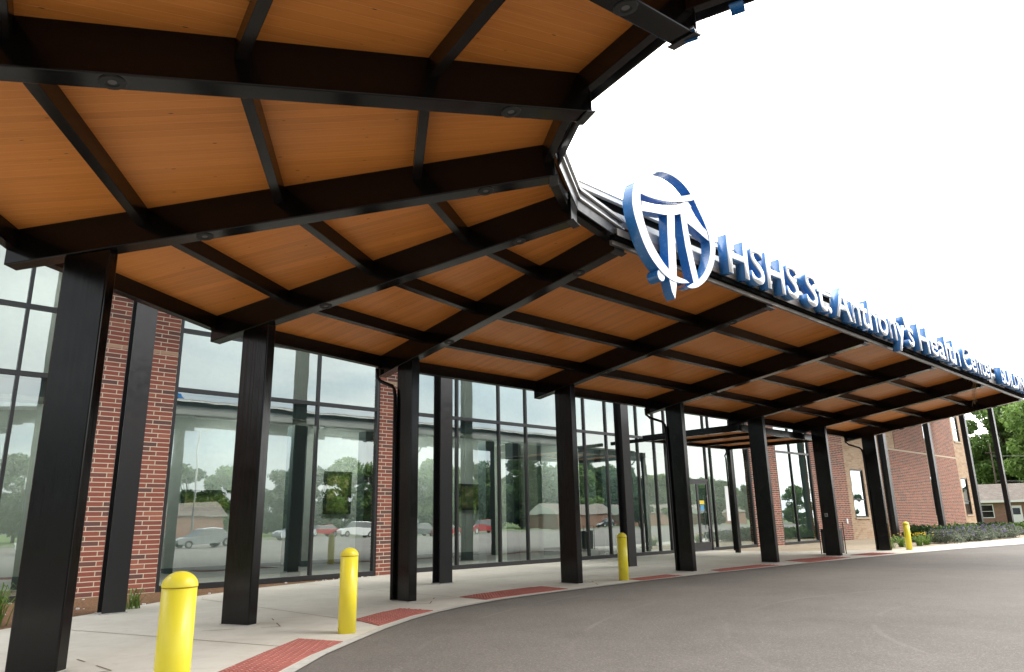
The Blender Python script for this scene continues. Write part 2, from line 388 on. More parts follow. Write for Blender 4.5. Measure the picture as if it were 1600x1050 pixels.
# pavement joints (brown sealant) : isolation diamonds round the columns and cross joints
jb = MB()
def strip(A, B, w=.022, z=.0035):
    A = Vector(A); B = Vector(B); A.z = B.z = 0; d = (B - A).normalized(); s = Vector((-d.y, d.x, 0)) * w / 2; Z = Vector((0, 0, z))
    jb.face([A - s + Z, B - s + Z, B + s + Z, A + s + Z])
CA = {0: (.62, -.19, 64.5), 1: (-2.380, 1.763, 43.5), 2: (-4.306, 4.707, 22.75), 3: (-5.0506, 8.4791, -1.36), 4: (-4.2374, 12.0409, -24.1)}
for i in range(5, 11):
    p = W(5.0053 * (i - 5), 0); CA[i] = (p.x, p.y, math.degrees(TH) - 90)
def cf(i):
    x, y, a = CA[i]; n = Vector((math.cos(R(a)), math.sin(R(a)), 0)); u = Vector((-n.y, n.x, 0)); return Vector((x, y, 0)), u, n
for i in range(1, 11):
    C, u, n = cf(i); c = C + u * .1 - n * .29
    q = [c + n * .85, c + u * .75 , c - n * .95, c - u * .75]
    for k in (0, 3): strip(q[k], q[k] + (q[(k + 1) % 4] - q[k]) * .42); strip(q[k] + (q[(k + 1) % 4] - q[k]) * .75, q[(k + 1) % 4])
for q0, q1 in ((1.2, .9), (7.4, .6), (12.6, .6), (17.6, .9), (22.5, 1.2)): strip(W(q0, q1), W(q0 - .2, -7.2), .018)
strip((-2.5, 9.7, 0), (-7.2, 12.1, 0), .018); strip((-2.2, 12.0, 0), (-6.9, 16.6, 0), .018); strip((-2.5, 7.0, 0), (-8.6, 8.6, 0), .018)
strip(W(1.2, -3.3), W(24, -3.3), .016)
joints = jb.build('pavement_joint', 'sealant'); struct(joints)
kb = MB()
off = []
def curb_off(d):
    out = []
    for k, (x, y) in enumerate(CURB):
        x0, y0 = CURB[max(k - 1, 0)]; x1, y1 = CURB[min(k + 1, len(CURB) - 1)]
        t = Vector((x1 - x0, y1 - y0, 0)).normalized(); out.append(Vector((x, y, 0)) + Vector((-t.y, t.x, 0)) * d)
    return out
C0, C1 = curb_off(.0), curb_off(.14)
for k in range(len(CURB) - 3):
    z = Vector((0, 0, .004)); kb.face([C0[k] + z, C0[k + 1] + z, C1[k + 1] + z, C1[k] + z])
ke = kb.build('kerb', 'concrete_base'); struct(ke)
if ke.data.polygons[5].normal.z < 0: ke.data.flip_normals()

# ------------------------------------------------------------------ tactile pads with raised domes
PADS = [([(-3.28, 6.4), (-3.22, 8.37), (-3.13, 9.6), (-3.02, 10.6), (-2.33, 10.27), (-2.5, 9.3), (-2.57, 8.3), (-2.52, 6.9)], 'curved red tactile paving pad nearest the camera, beside the first yellow bollard'),
        ([(-2.68, 12.55), (-2.46, 13.3), (-2.16, 14.03), (-1.5, 13.6), (-1.8, 12.9), (-2.12, 11.75)], 'short red tactile paving pad just beyond the second yellow bollard'),
        ([(-1.21, 15.94), (-.4, 17.1), (.57, 18.1), (1.16, 17.3), (.2, 16.3), (-.62, 15.31)], 'red tactile paving pad between the third and fourth black columns from the left'),
        ([(2.88, 19.74), (3.5, 20.4), (4.14, 21.03), (4.5, 20.5), (3.2, 19.2)], 'red tactile paving pad just beyond the third yellow bollard'),
        ([(5.76, 22.45), (6.8, 23.5), (7.82, 24.53), (8.5, 24.1), (7.2, 22.95), (5.89, 21.75)], 'red tactile paving pad left of the column in front of the glass door'),
        ([(9.4, 26.4), (10.5, 27.4), (11.59, 28.35), (12.25, 27.6), (10.9, 26.3), (9.8, 25.2)], 'red tactile paving pad in front of the column that hides the bin'),
        ([(12.99, 29.3), (14.51, 30.74), (15.1, 29.9), (13.6, 28.6)], 'most distant red tactile paving pad, near the fourth yellow bollard')]
def inside(p, poly):
    c = False; j = len(poly) - 1
    for i in range(len(poly)):
        if (poly[i][1] > p[1]) != (poly[j][1] > p[1]) and p[0] < (poly[j][0] - poly[i][0]) * (p[1] - poly[i][1]) / (poly[j][1] - poly[i][1]) + poly[i][0]: c = not c
        j = i
    return c
def pdist(p, poly):
    return min((Vector(p) - (lambda A, B: A + (B - A) * max(0, min(1, (Vector(p) - A).dot(B - A) / (B - A).length_squared)))(Vector(poly[k]), Vector(poly[(k + 1) % len(poly)]))).length for k in range(len(poly)))
for poly, lab in PADS:
    ar = sum(poly[k][0] * poly[(k + 1) % len(poly)][1] - poly[(k + 1) % len(poly)][0] * poly[k][1] for k in range(len(poly)))
    if ar < 0: poly = poly[::-1]
    c = Vector((sum(p[0] for p in poly) / len(poly), sum(p[1] for p in poly) / len(poly), 0))
    mb = MB(); mb.prism(poly, -.02, .009)
    far = c.length > 18; st = .085 if not far else .13; ang = math.atan2(poly[1][1] - poly[0][1], poly[1][0] - poly[0][0])
    ca, sa = math.cos(ang), math.sin(ang)
    for gx in range(-60, 60):
        for gy in range(-60, 60):
            p = (c.x + (gx * ca - gy * sa) * st, c.y + (gx * sa + gy * ca) * st)
            if abs(gx * st) < 3 and abs(gy * st) < 3 and inside(p, poly) and pdist(p, poly) > .035:
                r = .029 if not far else .042
                i = len(mb.v); n = 6
                mb.v += [Vector((p[0] + r * math.cos(t), p[1] + r * math.sin(t), .009)) for t in [k * 2 * math.pi / n for k in range(n)]]
                mb.v += [Vector((p[0] + r * .55 * math.cos(t), p[1] + r * .6 * math.sin(t), .021)) for t in [k * 2 * math.pi / n for k in range(n)]]
                for k in range(n): mb.f.append([i + k, i + (k + 1) % n, i + n + (k + 1) % n, i + n + k]); mb.m.append(0); mb.uv.append(None)
                mb.f.append([i + n + k for k in range(n)]); mb.m.append(1); mb.uv.append(None)
    o = mb.build('tactile_paving', ['tactile_red', 'dome_red'], origin=c); tag(o, lab, 'tactile paving', 'red tactile paving pads along the kerb')

# ------------------------------------------------------------------ canopy
canopy = thing('entrance_canopy', 'long curved black steel canopy with orange wood soffit over the entrance drive', 'canopy', W(0, 0, HC))
def bz(d): return HC + SL * d
BH = .49
BX0, BX1 = -.02, .215
def lights(parent, C, u, n, ds):
    for d in ds:
        c = C + u * ((BX0 + BX1) / 2) + n * d; c.z = bz(d)
        dn = (Vector((0, 0, 1)) - n * SL).normalized()
        def ring(r, h, k=20):
            x = u; y = dn.cross(x).normalized()
            return [c - dn * h + (x * math.cos(t) + y * math.sin(t)) * r for t in [j * 2 * math.pi / k for j in range(k)]]
        mb = MB(); prof = [(.108, -.004), (.102, .012), (.058, .014), (.052, .004), (.035, .003)]
        rs = [ring(r, h) for r, h in prof]; i0 = len(mb.v)
        for q in rs: mb.v += q
        for a in range(len(rs) - 1):
            for j in range(20): mb.f.append([i0 + a * 20 + j, i0 + a * 20 + (j + 1) % 20, i0 + (a + 1) * 20 + (j + 1) % 20, i0 + (a + 1) * 20 + j]); mb.m.append(0); mb.uv.append(None)
        mb.f.append([i0 + 80 + j for j in range(20)]); mb.m.append(1); mb.uv.append(None)
        mb.build('downlight', ['rubber', 'plate_dark'], parent, smooth=False, recalc=True)
for i in range(0, 11):
    C, u, n = cf(i)
    def P(x, d, dz): q = C + u * x + n * d; q.z = bz(d) + dz; return q
    mb = MB()
    mb.hexa([P(BX0, LO, 0), P(BX1, LO, 0), P(BX1, -LI, 0), P(BX0, -LI, 0), P(BX0, LO, BH), P(BX1, LO, BH), P(BX1, -LI, BH), P(BX0, -LI, BH)])
    bm_ = mb.build('beam', 'black_paint', canopy, bevel=.014)
    lights(bm_, C, u, n, (1.15, 4.75))
    # polished end plate with a drip lip
    mb = MB(); mb.hexa([P(BX0 - .01, LO + .012, .004), P(BX1 + .01, LO + .012, .004), P(BX1 + .01, LO + .002, .004), P(BX0 - .01, LO + .002, .004), P(BX0 - .01, LO + .012, .34), P(BX1 + .01, LO + .012, .34), P(BX1 + .01, LO + .002, .34), P(BX0 - .01, LO + .002, .34)])
    mb.hexa([P(BX0 - .03, LO + .05, -.012), P(BX1 + .03, LO + .05, -.012), P(BX1 + .03, LO - .06, -.02), P(BX0 - .03, LO - .06, -.02), P(BX0 - .03, LO + .05, -.002), P(BX1 + .03, LO + .05, -.002), P(BX1 + .03, LO - .06, -.004), P(BX0 - .03, LO - .06, -.004)])
    mb.build('end_plate', 'frame_metal', canopy)
JD = (-1.26, .38, 2.12, 3.88, 5.55)
for i in range(0, 10):
    A, ua, na = cf(i); B, ub, nb = cf(i + 1)
    def QA(d, dz, s=1): q = A + ua * BX1 + na * d; q.z = bz(d) + dz; return q
    def QB(d, dz): q = B + ub * BX0 + nb * d; q.z = bz(d) + dz; return q
    # soffit board panel with roof deck above: boards run outward
    mid = (na + nb).normalized(); cr = Vector((-mid.y, mid.x, 0)); sx = LO + .02
    def uvf(p): return ((p - A).dot(mid) + i * 7.7, (p - A).dot(cr) + i * 3.1)
    lo = [QA(sx, .46), QB(sx, .46), QB(-LI, .46), QA(-LI, .46)]; hi = [q + Vector((0, 0, .12)) for q in lo]
    # planks extend under the beam width a little so no gap shows
    mb = MB(); mb.face(lo[::-1], 0, [uvf(p) for p in lo[::-1]]); mb.face(hi, 1)
    for k in range(4): mb.face([lo[k], lo[(k + 1) % 4], hi[(k + 1) % 4], hi[k]], 1)
    mb.build('soffit_panel', ['wood_soffit', 'roof_membrane'], canopy)
    for j, d in enumerate(JD):
        w = .115; jz0, jz1 = (.24, .458) if 0 < j < 4 else (.20, .458)
        mb = MB()
        mb.hexa([QA(d + w / 2, jz0), QB(d + w / 2, jz0), QB(d - w / 2, jz0), QA(d - w / 2, jz0), QA(d + w / 2, jz1), QB(d + w / 2, jz1), QB(d - w / 2, jz1), QA(d - w / 2, jz1)])
        mb.build('joist' if 0 < j < 4 else 'edge_beam', 'black_joist', canopy, bevel=.006)
# outer fascia of the curved part: black strip with pale edge strips
for i in range(0, 5):
    A, ua, na = cf(i); B, ub, nb = cf(i + 1)
    P0 = A + ua * .1 + na * (LO + .0); P1 = B + ub * .1 + nb * (LO + .0); t = (P1 - P0).normalized(); n = Vector((t.y, -t.x, 0))
    z = bz(LO)
    def seg(mb, o0, o1, z0, z1, m, e=0):
        a, b = P0 - t * e, P1 + t * e
        mb.hexa([a + n * o1 + Vector((0, 0, z0)), b + n * o1 + Vector((0, 0, z0)), b + n * o0 + Vector((0, 0, z0)), a + n * o0 + Vector((0, 0, z0)),
                 a + n * o1 + Vector((0, 0, z1)), b + n * o1 + Vector((0, 0, z1)), b + n * o0 + Vector((0, 0, z1)), a + n * o0 + Vector((0, 0, z1))], m)
    mb = MB(); seg(mb, .055, .075, z + .20, z + .37, 0); seg(mb, .055, .115, z + .372, z + .40, 1, .02); seg(mb, .03, .09, z + .402, z + .50, 0); seg(mb, .02, .13, z + .502, z + .545, 1, .03)
    mb.build('fascia_strip', ['frame_metal', 'white_metal'], canopy)
# straight part: edge trim, gutter slot and the framed parapet that carries the sign
E0, E1 = -.15, 25.55
zt = bz(LO)
mb = MB(); mb.abox(E0, E1, 5.66, 5.80, zt + .23, zt + .31)
for i in range(5): mb.abox(E0 + 5.14 * i, E0 + 5.14 * i + 1.9, 5.802, 5.815, zt + .18, zt + .30)
mb.build('edge_trim', 'taupe_trim', canopy)
mb = MB(); mb.abox(E0, E1, 5.66, 5.77, zt + .14, zt + .226); mb.build('gutter_slot', 'dark_slot', canopy)
mb = MB(); mb.abox(E0, E1, 5.645, 5.70, zt + .06, zt + .135); mb.build('gutter_lip', 'taupe_trim', canopy)
mb = MB(); mb.abox(.4, E1, 5.60, 5.78, zt + .315, zt + .49)
mb.build('raceway', 'aluminium', canopy, bevel=.008)
mb = MB(); mb.abox(-.9, E1, 5.28, 5.33, 6.24, 6.665)
for k in range(9): mb.abox(-.9 + 3.28 * k, -.86 + 3.28 * k, 5.331, 5.345, 6.24, 6.93)
mb.build('parapet_panel', 'aluminium', canopy)
mb = MB(); mb.abox(-.9, E1, 5.20, 5.29, 6.668, 6.835); mb.build('parapet_recess', 'dark_slot', canopy)
mb = MB(); mb.abox(-.95, E1 + .05, 5.22, 5.36, 6.838, 6.93); mb.abox(-.95, E1 + .05, 5.20, 5.375, 6.932, 6.945)
mb.build('parapet_rail', 'white_trim', canopy)
# bracket plates left over near the top right of the canopy
A, ua, na = cf(1); B, ub, nb = cf(0)
P0 = A + na * LO; P1 = B + nb * LO; t = (P1 - P0).normalized(); n = Vector((-t.y, t.x, 0))
if n.dot(na) < 0: n = -n
for s, zz in ((-.03, -.02), (.40, .10)):
    mb = MB(); c = P0 + t * s + n * -.02; c.z = bz(LO) + zz + .03
    mb.bar(c - t * .06, c + t * .06, .10, .015); mb.bar(c - t * .06 + n * .05, c + t * .06 + n * .05, .012, .09)
    mb.build('bracket', 'letter_blue', canopy)

# columns
COLLAB = {1: 'black steel canopy column left of the camera, outside the photograph', 2: 'black steel canopy column outside the left edge of the photograph',
          3: 'nearest and largest glossy black canopy column, at the left edge beside the first brick pier',
          4: 'second black canopy column from the left, in front of the two-pane window',
          5: 'black canopy column in front of the second brick pier, with an angled downspout at its top',
          6: 'black canopy column between the red tactile pads, fourth from the left and left of the third yellow bollard',
          7: 'black canopy column right of the third yellow bollard, in front of the door',
          8: 'black canopy column standing in front of the third brick pier',
          9: 'black canopy column with a small grey plate, hiding a litter bin',
          10: 'last black canopy column, next to the most distant yellow bollard'}
def column_mesh():
    mb = MB(); x0, x1 = .0, .195; D = .575
    zt0, zt1 = HC - .0015, HC - SL * D - .0015
    mb.hexa([(x0, 0, 0), (x1, 0, 0), (x1, D, 0), (x0, D, 0), (x0, 0, zt0), (x1, 0, zt0), (x1, D, zt1), (x0, D, zt1)])
    return mb
col0 = None
for i in range(1, 11):
    C, u, n = cf(i); rz = math.atan2(u.y, u.x)
    if col0 is None:
        col0 = thing('canopy_column', COLLAB[i], 'column', (0, 0, 0), 0, 'black canopy columns')
        column_mesh().build('shaft', 'column_paint', col0, bevel=.018)
        mb = MB(); mb.box(-.012, .207, -.012, .588, .0005, .012); mb.build('base_plate', 'concrete_base', col0)
        col0.location = C; col0.rotation_euler = (0, 0, rz); c = col0
    else:
        c = copy_tree(col0, C, rz, COLLAB[i])
    if i in (5, 7, 10):
        mb = MB(); mb.tube([(-.09, 1.25, HC - .02), (-.09, 1.24, HC - .22), (-.07, 1.12, HC - .33), (-.05, .68, HC - .50), (-.05, .60, HC - .60), (-.05, .56, HC - .75), (-.05, .53, .35), (-.05, .53, .02)], .042, 10)
        o = mb.build('downspout', 'black_joist', None, smooth=True); o.parent = c
    if i == 9:
        mb = MB(); mb.box(-.018, -.002, .30, .42, 1.46, 1.60); mb.box(-.022, -.0185, .325, .395, 1.49, 1.57, 1)
        o = mb.build('cover_plate', ['plate_grey', 'plate_dark'], None); o.parent = c
# vestibule canopy (low, in front of the door)
vest = thing('door_canopy', 'small low black canopy with wood soffit tucked behind the columns above the glass door', 'canopy', W(18, -3, 4.5))
va0, va1, vb0, vb1 = 14.7, 21.1, -5.0, -.75
for nm, (a0, a1, b0, b1) in (('l', (va0, va0 + .14, vb0, vb1)), ('r', (va1 - .14, va1, vb0, vb1)), ('f', (va0 + .143, va1 - .143, vb1 - .14, vb1)), ('b', (va0 + .143, va1 - .143, vb0, vb0 + .14))):
    mb = MB(); mb.abox(a0, a1, b0, b1, 4.50, 4.742); mb.build('edge_beam', 'black_paint', vest, bevel=.01)
for a in (16.8, 18.9):
    mb = MB(); mb.abox(a, a + .1, vb0 + .143, vb1 - .143, 4.54, 4.655); mb.build('joist', 'black_joist', vest, bevel=.006)
mb = MB(); z0, z1 = 4.658, 4.735
q = [W(va0 + .1, vb1 - .1), W(va1 - .1, vb1 - .1), W(va1 - .1, vb0 + .1), W(va0 + .1, vb0 + .1)]
uvq = [(0, 4), (6, 4), (6, 0), (0, 0)]; uvq = [(y, x) for x, y in uvq]
mb.face([p + Vector((0, 0, z0)) for p in q][::-1], 0, uvq[::-1]); mb.face([p + Vector((0, 0, z1)) for p in q], 1)
for k in range(4): mb.face([q[k] + Vector((0, 0, z0)), q[(k + 1) % 4] + Vector((0, 0, z0)), q[(k + 1) % 4] + Vector((0, 0, z1)), q[k] + Vector((0, 0, z1))], 1)
mb.build('soffit_panel', ['wood_soffit', 'roof_membrane'], vest)
mb = MB(); mb.abox(20.9, 21.06, -5.0, -4.8, 0, 4.497); mb.build('post', 'black_paint', vest, bevel=.01)
mb = MB(); mb.tube([W(20.75, -4.9, 4.5), W(20.75, -4.9, 4.35), W(20.85, -5.05, 4.22), W(20.95, -5.07, 4.1), W(20.98, -5.07, .1)], .035, 8); mb.build('downspout', 'black_joist', vest, smooth=True)
for a in (15.2,): 
    mb = MB(); mb.abox(a, a + .1, -7.05, -4.998, 4.56, 4.70); mb.build('tie_beam', 'black_joist', vest)

# row of tall wide-flange posts
PA = [-4.75, 3.02, 10.78, 26.3, 34.25, 42.1, 50.1, 57.85]
PL = ['tall dark wide-flange post rising against the left brick pier', 'tall dark wide-flange post behind the third canopy column, before the tall glazing', 'tall dark wide-flange post just behind the third yellow bollard',
      'tall dark post hidden behind the column with the bin', 'tall dark post just right of the last canopy column',
      'tall dark post against the far brick corner, rising from the flowering shrubs', 'free-standing tall dark post with the low brick house behind it', 'most distant free-standing tall dark post, furthest right']
post0 = None; PT = 10.2
for a, lab in zip(PA, PL):
    if post0 is None:
        post0 = thing('steel_post', lab, 'post', (0, 0, 0), 0, 'tall dark posts in a line by the facade')
        mb = MB(); mb.box(0, .40, 0, .025, .0, PT, 0); mb.box(0, .40, .30, .325, 0, PT, 0); mb.box(.17, .23, .0255, .2995, 0, PT, 0)
        for zz in (1.4, 3.4, 5.4, 7.4): mb.tube([(.03, .14, zz), (.168, .14, zz)], .012, 8)
        mb.build('shaft', 'post_paint', post0)
        mb = MB(); mb.box(-.03, .43, -.03, .355, .0005, .018); mb.build('base_plate', 'concrete_base', post0)
        post0.location = W(a, -2.93); post0.rotation_euler = (0, 0, TH)
    else: copy_tree(post0, W(a, -2.93), TH, lab)

# ------------------------------------------------------------------ sign
LB0, LB1 = 5.81, 6.0
sign = thing('roof_sign', 'white-faced blue-sided channel letters standing along the canopy edge', 'sign', W(2.85, 5.9, 5.97))
words = [('HSHS', 2.85, 5.80, .73), ('St.', 6.12, 7.40, .73), ("Anthony's", 7.62, 12.66, .73), ('Health', 12.94, 16.72, .73), ('Center', 16.98, 20.30, .73), ('BUILDING', 21.25, 25.3, .57)]
def glyph(ch, size, offset):
    cu = bpy.data.curves.new('g', 'FONT'); cu.body = ch; cu.size = size; cu.offset = offset; cu.resolution_u = 6
    ob = bpy.data.objects.new('g', cu); COL.objects.link(ob); dg = bpy.context.evaluated_depsgraph_get()
    me = bpy.data.meshes.new_from_object(ob.evaluated_get(dg)); COL.objects.unlink(ob); bpy.data.objects.remove(ob); bpy.data.curves.remove(cu)
    return me
def glyph_w(ch, size):
    me = glyph(ch + '|', size, 0); m2 = glyph('|', size, 0)
    w = max(v.co.x for v in me.vertices) - max(v.co.x for v in m2.vertices); bpy.data.meshes.remove(me); bpy.data.meshes.remove(m2); return w
mH = glyph('H', 1, 0); capH = max(v.co.y for v in mH.vertices)
for word, a0, a1, cap in words:
    size = cap / capH
    adv = [glyph_w(ch, size) for ch in word]
    sc = (a1 - a0) / sum(adv); x = a0
    for ch, ad in zip(word, adv):
        me = glyph(ch, size, .013 * size)
        bm = bmesh.new(); bm.from_mesh(me); bpy.data.meshes.remove(me)
        bmesh.ops.remove_doubles(bm, verts=bm.verts, dist=1e-4)
        for v in bm.verts: v.co.x *= sc
        for f in bm.faces: f.material_index = 0
        if sum(f.normal.z for f in bm.faces) < 0: bmesh.ops.reverse_faces(bm, faces=bm.faces)
        g = bmesh.ops.extrude_face_region(bm, geom=list(bm.faces))
        nv = [e for e in g['geom'] if isinstance(e, bmesh.types.BMVert)]
        bmesh.ops.translate(bm, verts=nv, vec=(0, 0, -(LB1 - LB0)))
        bm.normal_update(); bmesh.ops.recalc_face_normals(bm, faces=bm.faces)
        for f in bm.faces: f.material_index = 0 if (f.normal.z > .9 and all(abs(v.co.z) < 1e-5 for v in f.verts)) else 1
        base = W(x, LB1, 5.97); root = wloc(sign)
        for v in bm.verts:
            p = base + U * v.co.x + Vector((0, 0, v.co.y)) + N * v.co.z; v.co = p - root
        m2 = bpy.data.meshes.new('letter'); bm.to_mesh(m2); bm.free(); m2.materials.append(M['letter_white']); m2.materials.append(M['letter_blue'])
        o = bpy.data.objects.new('letter', m2); COL.objects.link(o); o.parent = sign
        x += ad * sc
mb = MB()
for a in np.arange(3.0, 25.2, .62): mb.abox(a, a + .03, 5.70, LB0 + .02, 6.10, 6.14)
mb.build('mounting_bracket', 'plate_grey', sign)

# emblem, traced in its own upright plane (a along the fascia, z up), 21 cm deep
emb = thing('round_emblem', 'big round blue and white emblem on the canopy edge left of the letters', 'emblem', W(1.2, 5.9, 5.3))
CAMF, CP, CR, CH = 1122.6649, R(14.51678), R(-1.15152), 1.5
def tr(x, y, b=6.0):      # crop pixel of the emblem study -> facade frame
    uu = 960 + x / 4.567 - 800; vv = 250 + y / 4.567 - 525
    X = uu * math.cos(CR) + vv * math.sin(CR); Y = -uu * math.sin(CR) + vv * math.cos(CR); X /= CAMF; Y /= -CAMF
    d = Vector((X, math.cos(CP) - Y * math.sin(CP), math.sin(CP) + Y * math.cos(CP)))
    t = (b + ORG.dot(N)) / d.dot(N); p = d * t
    return (p - ORG).dot(U), CH + p.z
ring_o = [(250, 62), (190, 95), (140, 160), (121, 240), (122, 320), (140, 410), (168, 500), (205, 600), (250, 690), (300, 762), (352, 820), (410, 862), (470, 880), (529, 878)]
ring_i = [(500, 856), (440, 832), (395, 796), (350, 742), (300, 665), (255, 580), (218, 480), (192, 380), (180, 290), (182, 215), (205, 150), (258, 112)]
def dense(pts, k=4):
    out = []
    for i in range(len(pts) - 1):
        p0, p1, p2, p3 = pts[max(i - 1, 0)], pts[i], pts[i + 1], pts[min(i + 2, len(pts) - 1)]
        for j in range(k):
            t = j / k
            out.append(tuple(.5 * ((2 * p1[q]) + (-p0[q] + p2[q]) * t + (2 * p0[q] - 5 * p1[q] + 4 * p2[q] - p3[q]) * t * t + (-p0[q] + 3 * p1[q] - 3 * p2[q] + p3[q]) * t ** 3) for q in (0, 1)))
    return out + [pts[-1]]
strokes = {
 'left_arc': ring_o + ring_i,
 'right_arc': [(250, 62), (300, 42), (390, 68), (480, 140), (560, 225), (625, 330), (680, 450), (708, 560), (714, 660), (698, 760), (655, 850), (600, 902), (550, 916), (513, 906), (545, 885), (595, 855), (640, 795), (668, 720), (678, 640), (668, 545), (640, 460), (590, 350), (540, 248), (470, 160), (390, 105), (310, 86), (258, 112)],
 'upper_arc': [(135, 168), (200, 205), (290, 240), (400, 262), (500, 256), (580, 236), (596, 272), (520, 296), (400, 300), (290, 280), (200, 248), (140, 212)],
 'lower_arc': [(150, 318), (250, 328), (350, 332), (440, 322), (520, 300), (545, 335), (500, 378), (440, 392), (350, 392), (250, 372), (165, 360)],
 'left_stem': [(372, 372), (425, 372), (428, 560), (440, 760), (441, 900), (431, 992), (408, 940), (388, 850), (384, 720), (376, 520)],
 'right_stem': [(468, 378), (505, 378), (530, 540), (562, 700), (600, 862), (566, 888), (540, 780), (505, 620), (482, 480)],
 'diagonal_arm': [(498, 350), (524, 305), (575, 400), (630, 480), (704, 548), (706, 608), (640, 552), (560, 482), (506, 440)],
}
for k, (nm, pts) in enumerate(strokes.items()):
    sm = pts
    if nm == 'left_arc': sm = dense(ring_o) + dense(ring_i)
    elif nm == 'right_arc': sm = dense(pts[:14]) + dense(pts[14:])
    elif nm in ('upper_arc',): sm = dense(pts[:6]) + dense(pts[6:])
    pl = [tr(x, y) for x, y in sm]
    bm = bmesh.new(); b1 = LB1 + .02 - k * .0025; b0 = 5.825 + k * .0025
    root = wloc(emb)
    vs = [bm.verts.new(W(a, b1, z) - root) for a, z in pl]; f = bm.faces.new(vs); f.normal_update()
    if f.normal.dot(N) < 0: f.normal_flip()
    g = bmesh.ops.extrude_face_region(bm, geom=[f]); nv = [e for e in g['geom'] if isinstance(e, bmesh.types.BMVert)]
    bmesh.ops.translate(bm, verts=nv, vec=-N * (b1 - b0)); bmesh.ops.recalc_face_normals(bm, faces=bm.faces)
    for f in bm.faces: f.material_index = 0 if f.normal.dot(N) > .9 else 1
    me = bpy.data.meshes.new(nm); bm.to_mesh(me); bm.free(); me.materials.append(M['letter_white']); me.materials.append(M['letter_blue'])
    o = bpy.data.objects.new('stroke', me); COL.objects.link(o); o.parent = emb
ca_, cz_ = tr(333, 822); mb = MB()
mb.tube([W(ca_, 5.79, cz_), W(ca_, 6.0, cz_)], .105, 24); o = mb.build('dot', ['letter_blue', 'letter_white'], emb)
mb = MB(); mb.tube([W(ca_, 6.0, cz_), W(ca_, 6.004, cz_)], .098, 24, 0); mb.build('dot_face', 'letter_white', emb)
mb = MB()
a1_, z1_ = tr(262, 75); a2_, z2_ = tr(282, 330); mb.tube([W(a1_, 5.76, z1_), W(a1_ , 5.76, 6.3)], .012, 8)
mb.abox(a1_ - .03, a1_ + .03, 5.70, 5.79, z1_ - .03, z1_ - .0)
mb.abox(.35, .43, 5.346, 5.74, 6.26, 6.34); mb.abox(1.9, 1.98, 5.346, 5.74, 6.26, 6.34)
mb.build('support_bar', 'plate_grey', emb)

# nest of straw caught on the ninth beam end
cn, un, nn = cf(9); nb_ = cn + nn * 5.45 + un * -.05; nb_.z = bz(5.45) + .42
mb = MB()
for k in range(150):
    p = nb_ + Vector((RN.normal(0, .11), RN.normal(0, .11), RN.normal(0, .05))); d = Vector(RN.normal(0, 1, 3)).normalized() * .13
    mb.tube([p - d, p + Vector(RN.normal(0, .02, 3)), p + d], .0035, 3)
for k in range(14):
    x = nb_ + Vector(RN.normal(0, .03, 3)); L = .5 + RN.rand() * .6
    mb.tube([x, x + Vector((.02, 0, -L * .4)) + Vector(RN.normal(0, .015, 3)), x + Vector((-.06, .02, -L * .75)) + Vector(RN.normal(0, .02, 3)), x + Vector((-.10, .02, -L)) + Vector(RN.normal(0, .03, 3))], .004, 3)
tag(mb.build('bird_nest', 'straw', origin=nb_), 'ragged straw nest with dangling strands on the end of a canopy beam', 'nest')

# ------------------------------------------------------------------ bollards
def bollard():
    t = thing('bollard', 'x', 'bollard', (0, 0, 0), 0, 'yellow bollards along the pavement edge')
    mb = MB(); mb.lathe([(.128, 0), (.128, 1.06)], 32); mb.build('sleeve', 'yellow_plastic', t, smooth=True)
    mb = MB(); mb.lathe([(.1295, 1.058), (.1295, 1.068)], 32); mb.build('seam', 'yellow_seam', t, smooth=True)
    mb = MB(); mb.lathe([(.133, 1.066)] + [(.133 * math.cos(R(x)), 1.068 + .112 * math.sin(R(x))) for x in range(0, 90, 9)] + [(.004, 1.18)], 32); mb.build('cap', 'yellow_plastic', t, smooth=True)
    return t
BL = [((-2.62, 5.88), 'nearest yellow dome-topped bollard, cut off by the bottom of the photograph'), ((-2.47, 11.10), 'yellow bollard standing between the two nearest red tactile pads'),
      ((2.75, 19.45), 'yellow bollard standing in front of a tall dark post, beside the fourth canopy column'), ((17.12, 32.7), 'small distant yellow bollard right of the last canopy column')]
bo = bollard()
for k, (p, lab) in enumerate(BL):
    if k == 0: bo.location = (*p, 0); bo['label'] = lab
    else: copy_tree(bo, (*p, 0), 0, lab)

# litter bin behind column 9
C9, u9, n9 = cf(9)
bin_ = thing('litter_bin', 'black litter bin with tubular side handles behind the column with the grey plate', 'bin', C9 - n9 * .3 + u9 * .1 + Vector((.396, .918, 0)) * .95)
bc = wloc(bin_)
def BP(x, y, z): return bc + u9 * x - n9 * y + Vector((0, 0, z))
mb = MB()
def bb(mb, x0, x1, y0, y1, z0, z1): mb.hexa([BP(x0, y0, z0), BP(x1, y0, z0), BP(x1, y1, z0), BP(x0, y1, z0), BP(x0, y0, z1), BP(x1, y0, z1), BP(x1, y1, z1), BP(x0, y1, z1)])
bb(mb, -.31, .31, -.31, .31, .05, .95); mb.build('body', 'bin_black', bin_, bevel=.02)
mb = MB(); bb(mb, -.33, .33, -.33, .33, .952, .98); mb.build('lid', 'bin_black', bin_, bevel=.01)
for s in (-1, 1):
    mb = MB(); mb.tube([BP(s * .37, -.33, .02), BP(s * .37, -.33, 1.24), BP(s * .37, .33, 1.24), BP(s * .37, .33, .02)], .02, 8); mb.build('handle_frame', 'bin_black', bin_)

